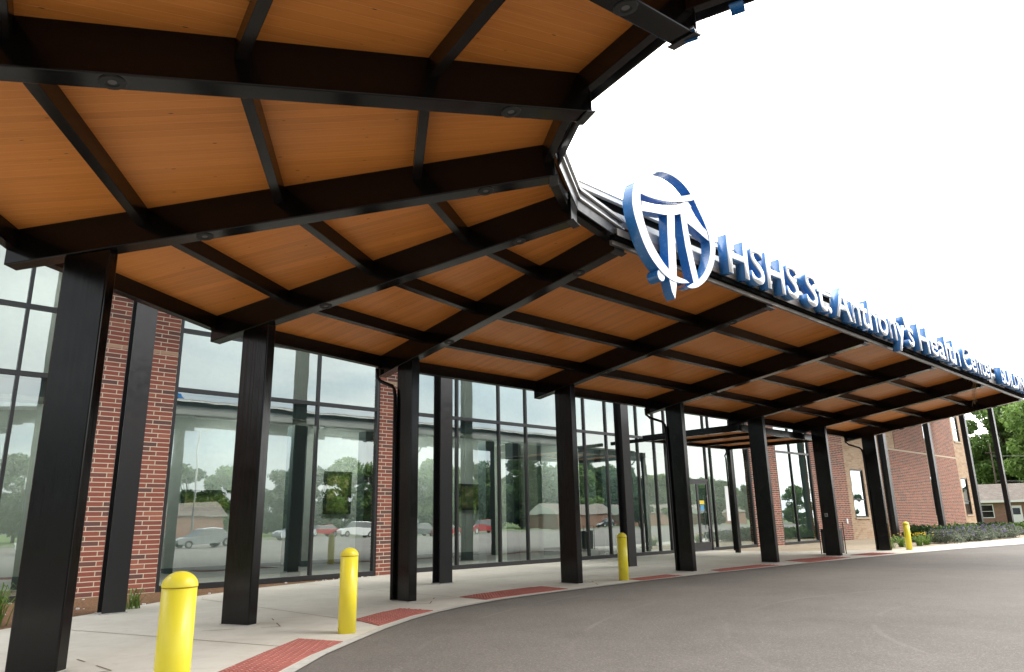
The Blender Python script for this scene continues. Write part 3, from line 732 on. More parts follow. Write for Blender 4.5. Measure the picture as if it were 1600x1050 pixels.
# ------------------------------------------------------------------ building
bld = thing('hospital_building', 'two-storey red brick health center with tall dark-framed glazing behind the canopy', 'building', W(25, -12, 0))
BT = 10.8
def part(name, mats, *boxes, bevel=0, parent=None):
    mb = MB()
    for bx in boxes: mb.abox(*bx)
    return mb.build(name, mats, parent or bld, bevel=bevel)
WD = .35
piers = [(-4.75, -2.50), (3.83, 5.25), (26.95, 29.85), (34.15, 38.95)]
for a0, a1 in piers:
    zb = 5.95
    part('brick_pier', 'red_brick', (a0, a1, WB - WD, WB, -.1, zb))
    part('stone_band', 'band_brick', (a0 + .001, a1 - .001, WB - WD, WB + .002, zb + .001, zb + .10))
    part('brick_pier', 'red_brick', (a0, a1, WB - WD, WB, zb + .101, BT))
part('brick_wall', 'red_brick', (-22, -14.0, WB - WD, WB, -.1, BT))
# brick above the glazing
for a0, a1 in ((-14.0, -4.75), (-2.5, 3.83), (5.25, 26.95), (29.85, 34.15)): part('parapet', 'red_brick', (a0 + .001, a1 - .001, WB - WD, WB - .004, 9.2, BT))
FR = .075
def glazing(a0, a1, mulls, trans, ztop=9.198, zbot=.09, hole=None, name='window'):
    mb = MB(); b0, b1 = WB - .17, WB - .03
    mb.abox(a0, a0 + .09, b0, b1 + .012, .0, ztop); mb.abox(a1 - .09, a1, b0, b1 + .012, .0, ztop)
    if hole: mb.abox(a0 + .0905, hole[0], b0, b1 + .02, 0, zbot + .05); mb.abox(hole[1], a1 - .0905, b0, b1 + .02, 0, zbot + .05)
    else: mb.abox(a0 + .0905, a1 - .0905, b0, b1 + .02, .0, zbot + .05)
    mb.abox(a0 + .0905, a1 - .0905, b0, b1 + .01, ztop - .1, ztop - .002)
    for m in mulls: mb.abox(m - FR / 2, m + FR / 2, b0 + .004, b1, zbot + .051, ztop - .101)
    edges = [a0 + .091] + [x for m in mulls for x in (m - FR / 2 - .0005, m + FR / 2 + .0005)] + [a1 - .091]
    for t in trans:
        for k in range(0, len(edges), 2): mb.abox(edges[k], edges[k + 1], b0 + .008, b1 - .004, t - .055, t + .055)
    fr = mb.build(name, 'frame_metal', bld)
    g = MB(); xs = [a0 + .05] + list(mulls) + [a1 - .05]; zs = [.05] + list(trans) + [ztop - .05]
    for i in range(len(xs) - 1):
        for j in range(len(zs) - 1):
            if hole and j == 0 and abs(xs[i] - hole[0]) < .3: zz = hole[2]
            else: zz = zs[j]
            e = RN.normal(0, .0012, 2)
            b = WB - .10
            g.face([W(xs[i], b + e[0], zz), W(xs[i + 1], b + e[1], zz), W(xs[i + 1], b - e[0], zs[j + 1]), W(xs[i], b - e[1], zs[j + 1])])
    g.build('pane', 'window_glass', fr)
    return fr
T3 = (5.08, 6.70, 8.3)
glazing(-14.0, -4.75, (-12.3, -10.2, -8.1, -5.97), T3)
glazing(-2.5, 3.83, (1.68,), T3)
HX = (20.9, 22.72, 3.30)
glazing(5.25, 26.95, (7.06, 9.04, 10.43, 12.35, 13.8, 15.2, 17.35, 18.6, 19.48, 20.85, 22.78, 23.25, 25.33), T3, hole=HX)
glazing(29.85, 34.15, (31.72,), T3)
# door in its frame
mb = MB(); a0, a1 = HX[0], HX[1]; b0, b1 = WB - .16, WB - .02
mb.abox(a0, a1, b0, b1, 3.24, 3.34); mb.build('door_frame', 'frame_metal', bld)
mb = MB(); A0, A1 = a0 + .015, a1 - .015; b0, b1 = WB - .11, WB - .05
mb.abox(A0, A0 + .12, b0, b1, .02, 3.232); mb.abox(A1 - .12, A1, b0, b1, .02, 3.232); mb.abox(A0 + .1205, A1 - .1205, b0, b1, .02, .40); mb.abox(A0 + .1205, A1 - .1205, b0, b1, 3.10, 3.232)
mb.abox((A0 + A1) / 2 - .07, (A0 + A1) / 2 + .07, b0 + .003, b1 - .003, .4005, 3.0995)
dr = mb.build('door', 'frame_metal', bld)
mb = MB(); mb.face([W(A0 + .1, WB - .08, .38), W(A1 - .1, WB - .08, .38), W(A1 - .1, WB - .08, 3.12), W(A0 + .1, WB - .08, 3.12)]); mb.build('pane', 'window_glass', dr)
mb = MB(); mb.tube([W(A1 - .22, WB + .03, 1.0), W(A1 - .22, WB + .03, 2.6)], .018, 8); mb.tube([W(A1 - .22, WB - .05, 1.1), W(A1 - .22, WB + .03, 1.1)], .012, 6); mb.tube([W(A1 - .22, WB - .05, 2.5), W(A1 - .22, WB + .03, 2.5)], .012, 6)
mb.build('handle', 'aluminium', dr)
part('door_sill', 'aluminium', (a0 - .1, a1 + .15, WB - .02, WB + .25, .0, .012))
mb = MB(); mb.abox(21.95, 22.35, WB - .076, WB - .073, 2.15, 2.33); mb.abox(22.0, 22.3, WB - .076, WB - .073, 1.85, 2.12, 1); tag(mb.build('door_notice', ['sticker_yellow', 'sticker_blue'], None, origin=W(22.1, WB - .07, 2)), 'yellow and blue notice stuck to the glass entrance door', 'notice')
mb = MB(); mb.abox(24.35, 24.85, WB - .095, WB - .092, 1.35, 3.05); tag(mb.build('window_poster', 'paper_white', None, origin=W(24.6, WB - .09, 2)), 'tall narrow white poster on the glass right of the door', 'poster')
# far facade: projecting red bays, recessed tan bays with windows
bays = [(45.3, 54.75), (56.6, 62.0)]
for a0, a1 in bays:
    part('brick_bay', 'red_brick', (a0, a1, WB - 1.2, WB, -.1, 6.02))
    part('stone_band', 'tan_stone', (a0 + .001, a1 - .001, WB - 1.2, WB + .003, 6.021, 6.14))
    a2 = 48.2 if a0 < 50 else a0
    part('brick_bay', 'red_brick', (a2, a1, WB - 1.2, WB, 6.141, BT + .2))
    if a2 > a0: part('tan_wall', 'tan_brick', (a0, a2 - .001, WB - 1.2, WB - .03, 6.141, BT + .19))
RB = WB - .12
def recess(a0, a1, wins):
    xs = [a0] + [x for w in wins for x in (w[0], w[1])] + [a1]
    for k in range(0, len(xs), 2): part('tan_wall', 'tan_brick', (xs[k] + .001, xs[k + 1] - .001, RB - .3, RB, -.1, BT - .02))
    for w in wins:
        z = [-.1] + [q for zz in w[2] for q in zz] + [BT - .02]
        for k in range(0, len(z), 2): part('tan_wall', 'tan_brick', (w[0], w[1], RB - .3, RB - .003, z[k], z[k + 1]))
        for z0, z1 in w[2]:
            mb = MB(); b0, b1 = RB - .16, RB - .04
            mb.abox(w[0] + .001, w[0] + .09, b0, b1, z0 + .002, z1 - .002); mb.abox(w[1] - .09, w[1] - .001, b0, b1, z0 + .002, z1 - .002)
            mb.abox(w[0] + .0905, w[1] - .0905, b0, b1, z0 + .002, z0 + .1); mb.abox(w[0] + .0905, w[1] - .0905, b0, b1, z1 - .1, z1 - .002); mb.abox(w[0] + .0905, w[1] - .0905, b0 + .01, b1 - .01, z0 + 1.1, z0 + 1.17)
            f = mb.build('window', 'frame_metal', bld)
            g = MB(); g.face([W(w[0] + .05, RB - .1, z0 + .05), W(w[1] - .05, RB - .1, z0 + .05), W(w[1] - .05, RB - .1, z1 - .05), W(w[0] + .05, RB - .1, z1 - .05)]); g.build('pane', 'window_glass', f)
            part('blind', 'pale_panel', (w[0] + .1, w[1] - .1, RB - .29, RB - .27, z0 + .1, z1 - .1))
            part('sill', 'tan_stone', (w[0] - .05, w[1] + .05, RB + .001, RB + .06, z0 - .1, z0))
recess(38.95, 45.3, [(39.9, 42.0, [(1.35, 4.45), (7.3, 9.7)]), (43.1, 44.9, [(1.35, 4.45)])])
recess(54.75, 56.6, [(54.95, 56.2, [(1.35, 4.45), (7.3, 9.7)])])
recess(62.0, 65.5, [(62.8, 64.6, [(1.35, 4.45), (7.6, 9.9)])])
part('end_wall', 'tan_brick', (65.2, 65.5, -32, RB - .301, -.1, BT - .05))
part('outlet_cover', 'paper_white', (38.1, 38.3, WB + .001, WB + .03, 1.0, 1.3))
part('roof', 'roof_membrane', (-22, 65.5, -32, WB - .36, BT - .4, BT - .1))
part('rear_wall', 'red_brick', (-22, 65.5, -32.3, -32.001, -.1, BT))
part('left_wall', 'red_brick', (-22.3, -22.001, -32, WB, -.1, BT))
# upper roof carried by the tall posts
part('eave_beam', 'post_paint', (-5.2, 58.6, -3.25, -2.95, PT + .002, PT + .3))
part('eave_deck', 'roof_membrane', (-5.2, 58.6, WB + .002, -2.7, PT + .302, PT + .42))
# interior seen through the glass
part('interior_floor', 'floor_tile', (-21.9, 38.9, -14, WB - .2, -.05, .006))
part('interior_wall', 'cream_wall', (-21.9, 17.9, -11.5, -11.3, .006, 4.99), (18.1, 38.9, -13.5, -13.3, .006, 4.99))
part('ceiling', 'cream_wall', (-21.9, 38.9, -13.6, WB - .45, 5.0, 5.18))
part('bulkhead', 'pale_panel', (-21.9, 38.9, -8.3, WB - .42, 4.62, 4.998))
part('interior_wall', 'cream_wall', (-21.9, 38.9, -11.5, -11.3, 5.2, 9.9))
part('partition', 'pale_panel', (11.5, 11.75, -11.29, WB - .6, .007, 4.6))
part('partition', 'pale_panel', (-2.6, -2.45, -11.29, WB - .6, .007, 4.6))
part('partition', 'slate_panel', (19.0, 19.2, -13.2, WB - 1.2, .007, 4.6))
part('window_blind', 'blind_fabric', (30.0, 31.66, WB - .30, WB - .27, .3, 9.0)); part('window_blind', 'blind_fabric', (31.78, 34.0, WB - .30, WB - .27, .3, 9.0))
part('baseboard', 'slate_panel', (-21.8, 17.8, -11.298, -11.26, .008, .35))
for a in (-7.4, 1.75, 4.35, 9.75, 11.2, 16.2, 25.0): part('interior_column', 'slate_panel', (a, a + .45, -9.3, -8.85, .007, 4.61))
m, nt_, o_ = new_mat('lamp_glow'); e_ = nt_.nodes.new('ShaderNodeEmission'); e_.inputs['Color'].default_value = (1, .93, .78, 1); e_.inputs['Strength'].default_value = 24; nt_.links.new(e_.outputs[0], o_.inputs[0]); M['lamp_glow'] = m
for a in np.arange(-12, 38, 4.0): part('added_ceiling_lamp', 'lamp_glow', (a, a + 1.6, -9.9, -9.6, 4.93, 4.985))  # lamp row added to brighten the interior; only one lit linear lamp is known
for a in np.arange(-12, 38, 6.0): part('added_ceiling_lamp', 'lamp_glow', (a, a + 1.6, -9.6, -9.3, 9.1, 9.15))  # upper-storey lamps, likewise added to brighten the rooms
pics = [(-.69, .92, 2.05, 2.68, 'wide framed landscape picture on the inner wall behind the left pane of the two-pane window'), (4.19, 5.27, 1.9, 3.4, 'tall framed picture on the inner wall behind the right pane of the two-pane window'), (10.38, 11.95, 2.02, 3.08, 'dark framed landscape picture inside the tall glazing left of the fourth column')]
for x0, x1, z0, z1, lab in pics:
    t = thing('framed_picture', lab, 'picture', W((x0 + x1) / 2, -11.27, z0), 0, 'framed pictures hanging indoors')
    mb = MB()
    for q in ((x0, x1, z0, z0 + .09), (x0, x1, z1 - .09, z1), (x0, x0 + .09, z0 + .0905, z1 - .0905), (x1 - .09, x1, z0 + .0905, z1 - .0905)): mb.abox(q[0], q[1], -11.299, -11.22, q[2], q[3])
    mb.build('frame', 'picture_dark', t)
    mb = MB(); mb.abox(x0 + .09, x1 - .09, -11.299, -11.27, z0 + .09, z1 - .09); mb.build('print', 'landscape_print', t)

# ------------------------------------------------------------------ vegetation
def leaf_cloud(mb_v, mb_f, c, rad, n, size, flat=1.0, hollow=.35):
    d = RN.normal(0, 1, (n, 3)); d /= np.linalg.norm(d, axis=1)[:, None]
    r = (hollow + (1 - hollow) * RN.rand(n, 1)) ** .6
    p = np.array(c) + d * r * np.array(rad)
    nx = RN.normal(0, 1, (n, 3)); nx /= np.linalg.norm(nx, axis=1)[:, None]
    ny = np.cross(nx, RN.normal(0, 1, (n, 3))); ny /= np.linalg.norm(ny, axis=1)[:, None]
    s = size * (.6 + .8 * RN.rand(n, 1))
    base = sum(len(x) for x in mb_v)
    q = np.stack([p - nx * s, p + ny * s * .55, p + nx * s, p - ny * s * .55], axis=1).reshape(-1, 3)
    mb_v.append(q); mb_f.append(np.arange(n * 4).reshape(-1, 4) + base)
def mesh_np(name, V, F, mat):
    V = np.concatenate(V).astype(np.float32); F = np.concatenate(F).astype(np.int32)
    me = bpy.data.meshes.new(name); me.vertices.add(len(V)); me.vertices.foreach_set('co', V.ravel())
    me.loops.add(F.size); me.loops.foreach_set('vertex_index', F.ravel()); me.polygons.add(len(F))
    me.polygons.foreach_set('loop_start', np.arange(len(F)) * F.shape[1]); me.polygons.foreach_set('loop_total', np.full(len(F), F.shape[1])) if False else None
    me.update(calc_edges=True); me.materials.append(M[mat]); return me
def tree_mesh(h, crown_r, n_clump, n_leaf, leaf, mat, trunk_r=.3, base=.28):
    tb = MB(); pts = [(0, 0, -.2), (RN.normal(0, .1), RN.normal(0, .1), h * .25), (RN.normal(0, .2), RN.normal(0, .2), h * .5), (RN.normal(0, .3), RN.normal(0, .3), h * .8)]
    tb.tube(pts, [trunk_r * 1.25, trunk_r, trunk_r * .7, trunk_r * .2], 9)
    V, F = [], []
    for k in range(n_clump):
        t = k / n_clump; ang = 2.4 * k; zz = base + (1 - base) * (RN.rand() * .86 + .06)
        env = math.sin(math.pi * min(1, max(0.08, (zz - base) / (1 - base) * .92 + .06))) ** .6
        rr = crown_r * env * (RN.rand() ** .45) * .88
        c = (rr * math.cos(ang), rr * math.sin(ang), zz * h)
        cr = crown_r * (.17 + .17 * RN.rand())
        leaf_cloud(V, F, c, (cr, cr, cr * .72), int(n_leaf / n_clump), leaf)
        if k % 2 == 0:
            s = Vector((0, 0, h * max(.2, zz * .55))); e = Vector(c)
            tb.tube([s, s.lerp(e, .5) + Vector((0, 0, -.03 * h)), e], [trunk_r * .33, trunk_r * .2, trunk_r * .06], 5, cap=False)
    return tb, mesh_np('crown', V, F, mat)
def tree(name, loc, h, cr, label, nc=60, nl=9000, leaf=.3, mat='leaf_mid', group=None, tr_=.3, base=.28):
    t = thing(name, label, 'tree', loc, 0, group)
    tb, cm = tree_mesh(h, cr, nc, nl, leaf, mat, tr_, base)
    tr_o = tb.build('trunk', 'bark', None, smooth=True); tr_o.parent = t
    co = bpy.data.objects.new('crown', cm); COL.objects.link(co); co.parent = t
    return t
def az(px, py_dist):   # ground point at image column px (right of frame maths), given distance along view
    X = (px - 800) / CAMF; return (X * py_dist * 1.03, py_dist)
tree('broadleaf_tree', (*az(1540, 118), 0), 20.5, 8.0, 'tall leafy green tree behind the low brick house, between the free-standing posts', 80, 26000, .34, 'leaf_mid', 'trees behind the low house', .55, .18)
tree('broadleaf_tree', (*az(1618, 108), 0), 18.3, 8.5, 'tall leafy tree at the right edge behind the low brick house', 80, 26000, .34, 'leaf_light', 'trees behind the low house', .55, .15)
tree('broadleaf_tree', (*az(1585, 150), 0), 20, 13, 'broad dark tree behind the two tall trees on the right', 70, 14000, .5, 'leaf_mid', 'trees behind the low house', .5, .05)
tree('broadleaf_tree', (*az(1690, 125), 0), 18, 10, 'leafy tree just outside the right edge', 60, 12000, .5, 'leaf_mid', 'trees behind the low house', .5, .12)
tree('young_tree', (*az(1516, 135), 0), 9, 4.5, 'short green tree beside the utility pole at the building end', 40, 6000, .3, 'leaf_light', 'trees behind the low house', .2, .1)
tree('small_tree', (*az(1608, 66), 0), 4.6, 2.3, 'small rust-tinged tree at the right edge above the shrubs', 30, 5000, .13, 'leaf_rust', None, .08, .15)

# low brick house beyond
def house(loc, rz, L, D, hw, hr, label, gable=False, wins=()):
    t = thing('brick_house', label, 'house', loc, rz)
    mb = MB(); mb.box(-L / 2, L / 2, -D / 2, D / 2, -.1, hw); ob = mb.build('wall', 'house_brick', None); ob.parent = t
    e = .5; mb = MB(); z0, z1 = hw + .02, hw + hr
    A = [(-L / 2 - e, -D / 2 - e, z0), (L / 2 + e, -D / 2 - e, z0), (L / 2 + e, D / 2 + e, z0), (-L / 2 - e, D / 2 + e, z0), (-L / 2 - e, 0, z1), (L / 2 + e, 0, z1)]
    V = [Vector(p) for p in A]
    ln = math.hypot(D / 2 + e, hr)
    mb.face([V[0], V[1], V[5], V[4]], 0, [(0, 0), (L, 0), (L, ln), (0, ln)]); mb.face([V[2], V[3], V[4], V[5]], 0, [(0, 0), (L, 0), (L, ln), (0, ln)])
    mb.face([V[3], V[0], V[4]], 1); mb.face([V[1], V[2], V[5]], 1); mb.face([V[3], V[2], V[1], V[0]], 1)
    mb.box(-L / 2 - e - .02, L / 2 + e + .02, -D / 2 - e - .06, -D / 2 - e - .004, z0 - .2, z0 + .06, 1)
    ob = mb.build('roof', ['roof_shingle', 'white_trim'], None); ob.parent = t
    if gable:
        gx = gable; mb = MB(); w = 3.2
        y0 = -D / 2 - 2.4
        mb.face([(gx - w, y0, z0), (gx + w, y0, z0), (gx, y0, z0 + 1.7)], 1)
        mb.face([(gx - w - .3, y0 - .2, z0 - .12), (gx, y0 - .2, z0 + 1.75), (gx, 0, z0 + 1.75), (gx - w - .3, 0, z0 - .12)], 0); mb.face([(gx, y0 - .2, z0 + 1.75), (gx + w + .3, y0 - .2, z0 - .12), (gx + w + .3, 0, z0 - .12), (gx, 0, z0 + 1.75)], 0)
        mb.bar((gx - w - .3, y0 - .22, z0 - .16), (gx, y0 - .22, z0 + 1.70), .08, .28, 1); mb.bar((gx + w + .3, y0 - .22, z0 - .16), (gx, y0 - .22, z0 + 1.70), .08, .28, 1)
        for sx in (-w + .2, w - .2): mb.box(gx + sx - .08, gx + sx + .08, y0, y0 + .16, 0, z0, 1)
        ob = mb.build('porch', ['roof_shingle', 'white_trim'], None); ob.parent = t
    for (x0, x1, za, zb, kind) in wins:
        mb = MB(); y = -D / 2
        mb.box(x0 - .1, x1 + .1, y - .06, y - .002, za - .1, zb + .1)
        f = mb.build('window' if kind == 'w' else 'door', 'white_trim', None); f.parent = t
        mb = MB()
        if kind == 'w': mb.box(x0, x1, y - .075, y - .061, za, (za + zb) / 2 - .03); mb.box(x0, x1, y - .075, y - .061, (za + zb) / 2 + .03, zb); g = mb.build('pane', 'car_glass', None)
        else: mb.box(x0 + .1, x1 - .1, y - .075, y - .061, za + 1.2, zb - .2); g = mb.build('pane', 'car_glass', None)
        g.parent = f
    return t
hx, hy = az(1596, 96)
house((hx, hy, 0), R(-28), 30, 9, 2.9, 2.3, 'long low brick house with grey shingle roof beyond the flower bed', wins=[(-13.2, -12, .9, 2.3, 'w'), (-8.6, -7.4, .9, 2.4, 'w'), (-5.4, -4.4, 0, 2.2, 'd'), (-2, .2, .9, 2.3, 'w'), (5, 7, .9, 2.3, 'w'), (10, 11.4, .9, 2.3, 'w')])
# utility pole and wires
pxx, pyy = az(1514, 104)
t = thing('utility_pole', 'thin grey utility pole with overhead wires right of the building end', 'utility pole', (pxx, pyy, 0))
mb = MB(); mb.tube([(pxx, pyy, 0), (pxx, pyy, 11)], [.12, .08], 8); mb.build('pole', 'bark', t, smooth=True)
mb = MB(); mb.box(pxx - .8, pxx + .8, pyy - .06, pyy + .06, 9.7, 9.85); mb.build('crossarm', 'bark', t)
for zz, dx in ((9.3, 0), (5.8, 0)):
    mb = MB(); pts = [(pxx + 5 * k, pyy - .8 * k, zz - .5 * math.sin(math.pi * k / 12)) for k in range(13)]; mb.tube(pts, .018, 5); mb.build('wire', 'plate_grey', t)

def shrub(name, loc, r, h, mat, label, group, n=2600, leaf=.045, flower=None, nf=200):
    t = thing(name, label, 'shrub', loc, 0, group)
    V, F = [], []
    for k in range(14):
        a = RN.rand() * 6.28; q = r * .62 * math.sqrt(RN.rand()); leaf_cloud(V, F, (q * math.cos(a), q * math.sin(a), h * (.32 + .28 * RN.rand())), (r * .45, r * .45, h * .38), n // 14, leaf)
    co = bpy.data.objects.new('foliage', mesh_np('foliage', V, F, mat)); COL.objects.link(co); co.parent = t
    mb = MB()
    for k in range(5): a = k * 1.26; mb.tube([(0, 0, -.05), (r * .3 * math.cos(a), r * .3 * math.sin(a), h * .6)], [.025, .01], 5)
    o = mb.build('stem', 'bark', None); o.parent = t
    if flower:
        V, F = [], []
        for k in range(nf // 12):
            a = RN.rand() * 6.28; q = r * .95 * math.sqrt(RN.rand()); z = h * (.62 + .45 * RN.rand()) * (1 - .25 * (q / r) ** 2)
            leaf_cloud(V, F, (q * math.cos(a), q * math.sin(a), z), (.035, .035, .09), 12, .035)
        co = bpy.data.objects.new('blossom', mesh_np('blossom', V, F, flower)); COL.objects.link(co); co.parent = t
    return t
k = 0
GLAB = ['low dark green shrub at the left end of the hedge row', 'low dark green shrub, second in the hedge row behind the purple flowers', 'low dark green shrub, third in the hedge row', 'low dark green shrub in the middle of the hedge row', 'low dark green shrub, fifth in the hedge row', 'low dark green shrub, sixth in the hedge row near the last post', 'low dark green shrub, seventh in the hedge row', 'low dark green shrub at the far end of the hedge row', 'low dark green shrub past the right edge']
for i, a in enumerate(np.arange(36.2, 62.7, 3.1)):
    shrub('green_shrub', W(a, -2.1 + .06 * i + RN.normal(0, .2)), 1.6, .75 + RN.rand() * .3, 'leaf_mid' if i % 3 else 'leaf_dark', GLAB[i], 'low green shrubs of the hedge row', 3400, .085)
PLAB = ['purple-flowering grey-green shrub nearest the yellow lilies', 'purple-flowering shrub, second from the yellow lilies', 'purple-flowering shrub, third from the yellow lilies', 'purple-flowering shrub, fourth from the yellow lilies', 'purple-flowering shrub, fifth from the yellow lilies', 'purple-flowering shrub, sixth from the yellow lilies', 'purple-flowering shrub at the right edge']
for i, a in enumerate(np.arange(34.2, 46, 1.75)):
    shrub('flowering_shrub', W(a, -.62 + .06 * i) , 1.05, .72 + RN.rand() * .2, 'leaf_grey', PLAB[i], 'purple-flowering shrubs at the pavement edge', 2600, .05, 'petal_purple', 260)
def lily(name, loc, label, group, n=60, h=.5, flowers=0, mat='blade_green', spread=.35):
    t = thing(name, label, 'plant', loc, 0, group); mb = MB()
    for k in range(n):
        a = RN.rand() * 6.28; l = h * (.6 + .6 * RN.rand()); o0 = Vector((RN.normal(0, .07), RN.normal(0, .07), 0)); d = Vector((math.cos(a), math.sin(a), 0)); s = Vector((-d.y, d.x, 0)) * .011
        f = spread * (.3 + RN.rand()); p = [o0, o0 + d * f * .35 + Vector((0, 0, l * .6)), o0 + d * f * .8 + Vector((0, 0, l * .95)), o0 + d * f * 1.25 + Vector((0, 0, l * .8))]
        w = (1, 1, .7, .05)
        for j in range(3): mb.face([p[j] - s * w[j], p[j] + s * w[j], p[j + 1] + s * w[j + 1], p[j + 1] - s * w[j + 1]])
    o = mb.build('leaves', mat, None); o.parent = t
    if flowers:
        mb = MB()
        for k in range(flowers):
            a = RN.rand() * 6.28; q = spread * .8 * RN.rand(); c = Vector((q * math.cos(a), q * math.sin(a), h * (1.0 + .3 * RN.rand())))
            for j in range(6):
                b = j * 1.047; d = Vector((math.cos(b), math.sin(b), .6)).normalized() * .07; s = Vector((-math.sin(b), math.cos(b), 0)) * .022
                mb.face([c, c + d * .5 - s, c + d, c + d * .5 + s])
        o = mb.build('blossom', 'petal_yellow', None); o.parent = t
    return t
LL = [((27.1, -.75), 'yellow daylily clump just right of the distant yellow bollard', 9), ((28.9, -.9), 'low green daylily clump between the yellow-flowered clumps', 3), ((30.4, -.6), 'yellow daylily clump left of the purple-flowering shrubs', 12), ((31.7, -.7), 'largest yellow daylily clump, beside the purple-flowering shrubs', 16)]
for (a, b), lab, fl in LL: lily('daylily', W(a, b), lab, 'daylilies in the gravel bed', 80, .46, fl, 'blade_green', .45)
lily('grass_tuft', Vector((-8.62, 12.55, 0)), 'green strappy plant in the mulch at the left edge of the photograph', 'strappy plants in the mulch bed', 70, .62, 0, 'blade_green', .32)
lily('grass_tuft', Vector((-9.15, 12.9, 0)), 'second strappy plant in the mulch, left of the first canopy column', 'strappy plants in the mulch bed', 60, .55, 0, 'blade_green', .3)
lily('grass_tuft', Vector((-7.55, 14.95, 0)), 'small strappy plant at the foot of the tall dark post by the brick pier', 'strappy plants in the mulch bed', 34, .34, 0, 'blade_green', .22)
mb = MB()
for k in range(60):
    a = -9 + RN.rand() * 13.5; lim = -7.1; bmax = -3.2 - (a + 5) * .5 if a > -5 else -2.6
    b = lim + RN.rand() * max(.2, (min(-2.4, bmax) - lim)); s = .012 + .02 * RN.rand(); p = W(a, b, s * .4)
    mb.bar(p - Vector((s, 0, 0)), p + Vector((s, s * .4, 0)), s * 1.4, s)
tag(mb.build('mulch_chips', 'white_trim', None), 'pale chips scattered over the brown mulch', 'chips', kind='stuff')

# ------------------------------------------------------------------ what the glass reflects: car park, trees, houses
def car_tree(paint, label, loc, rz, suv=False):
    t = thing('parked_car', label, 'car', loc, rz, 'cars in the car park opposite')
    L, Wd = (4.7, 1.85); h0 = .28; hb = .92 if not suv else 1.02; hr = 1.45 if not suv else 1.72
    prof = [(-L / 2, .42), (-L / 2 + .06, .72), (-L / 2 + .55, hb - .06), (-L / 2 + 1.25, hb), (L / 2 - 1.0, hb + .03), (L / 2 - .12, hb - .02), (L / 2, .60), (L / 2 - .05, h0)]
    def arch(cx):
        return [(cx + .37 * math.cos(R(x)), h0 + .02 + .37 * math.sin(R(x))) for x in range(0, 181, 20)]
    low = arch(L / 2 - .85) + arch(-L / 2 + .9) + [(-L / 2 + .05, h0)]
    pl = prof + low
    mb = MB(); n = len(pl)
    for side, y in ((0, -Wd / 2), (1, Wd / 2)):
        pts = [Vector((x, y, z)) for x, z in pl]; mb.face(pts if side else pts[::-1])
    for k in range(n):
        a, b = pl[k], pl[(k + 1) % n]; mb.face([(a[0], -Wd / 2, a[1]), (b[0], -Wd / 2, b[1]), (b[0], Wd / 2, b[1]), (a[0], Wd / 2, a[1])])
    rf0, rf1 = (-.35, 1.25) if not suv else (-.45, 1.9)
    mb.hexa([(rf0, -.62, hr - .05), (rf1, -.62, hr - .05), (rf1, .62, hr - .05), (rf0, .62, hr - .05), (rf0 + .1, -.58, hr), (rf1 - .1, -.58, hr), (rf1 - .1, .58, hr), (rf0 + .1, .58, hr)])
    o = mb.build('body', paint, None, recalc=True); o.parent = t
    mb = MB(); g0, g1 = -1.15, (1.95 if not suv else 2.25)
    mb.hexa([(g0, -.86, hb - .03), (g1, -.86, hb - .0), (g1, .86, hb - .0), (g0, .86, hb - .03), (rf0, -.63, hr - .052), (rf1, -.63, hr - .052), (rf1, .63, hr - .052), (rf0, .63, hr - .052)])
    o = mb.build('window', 'car_glass', None); o.parent = t
    for cx in (L / 2 - .85, -L / 2 + .9):
        for sy in (-1, 1):
            mb = MB(); mb.tube([(cx, sy * .70, .32), (cx, sy * .90, .32)], .32, 20); w = mb.build('wheel', 'rubber', None); w.parent = t
            mb = MB(); mb.tube([(cx, sy * .901, .32), (cx, sy * .915, .32)], .20, 12); q = mb.build('rim', 'rim_metal', None); q.parent = w
    for sy in (-1, 1):
        mb = MB(); mb.box(-L / 2 - .012, -L / 2 + .12, sy * .62 - .16, sy * .62 + .16, .60, .74); o = mb.build('headlight', 'lamp_lens', None); o.parent = t
        mb = MB(); mb.box(L / 2 - .1, L / 2 + .012, sy * .66 - .14, sy * .66 + .14, .66, .84); o = mb.build('tail_light', 'tail_lens', None); o.parent = t
    return t
cars = [('car_silver', 13.3, 32.2, 0, 'silver saloon car in the near row of the car park'), ('car_grey', 9.3, 33.0, 0, 'dark grey saloon car in the near row of the car park'), ('car_white', 4.2, 36.0, 1, 'white estate car parked at the end of the near row'),
        ('car_silver', 33.5, 57.0, 0, 'silver car in the back row of the car park'), ('car_red', 37.2, 57.4, 0, 'dark red car in the back row beside the silver one'), ('car_white', 41.2, 55.5, 1, 'white tall car in the back row of the car park'),
        ('car_silver', 48.5, 57, 1, 'silver tall car in the back row'), ('car_red', 56, 56.4, 0, 'bright red car in the back row'), ('car_red', 63, 56.6, 1, 'red tall car at the end of the back row'), ('car_grey', 52.3, 57, 0, 'dark grey car between silver and red cars in the back row'),
        ('car_black', 108, 71, 1, 'black car parked on the street by the gabled house'), ('car_red', 118, 78, 0, 'red car parked in a house driveway')]
for pnt, a, b, s, lab in cars: car_tree(pnt, lab, W(a, b, 0), TH + (R(8) if s else R(-6)), s)
protos = []
TLAB = iter(range(99))
tl = [(-30 + 7.2 * k + RN.normal(0, 1.2), (90 + 14 * RN.rand()) + max(0, k - 16) * 2.2, (9.5 if k < 13 else 12) + 4.5 * RN.rand() + max(0, k - 16) * .25) for k in range(32)]
for i, (a, b, h) in enumerate(tl):
    sc = h / 15
    if len(protos) < 3:
        t = tree('belt_tree', W(a, b, 0), 15, 6.8, 'leafy tree in the belt beyond the car park', 46, 11000, .34, ('leaf_dark', 'leaf_mid', 'leaf_dark')[i], 'trees beyond the car park', .3, -.02); protos.append(t)
    else: t = copy_tree(protos[i % 3], W(a, b, 0), RN.rand() * 6)
    t.scale = (sc, sc, sc)
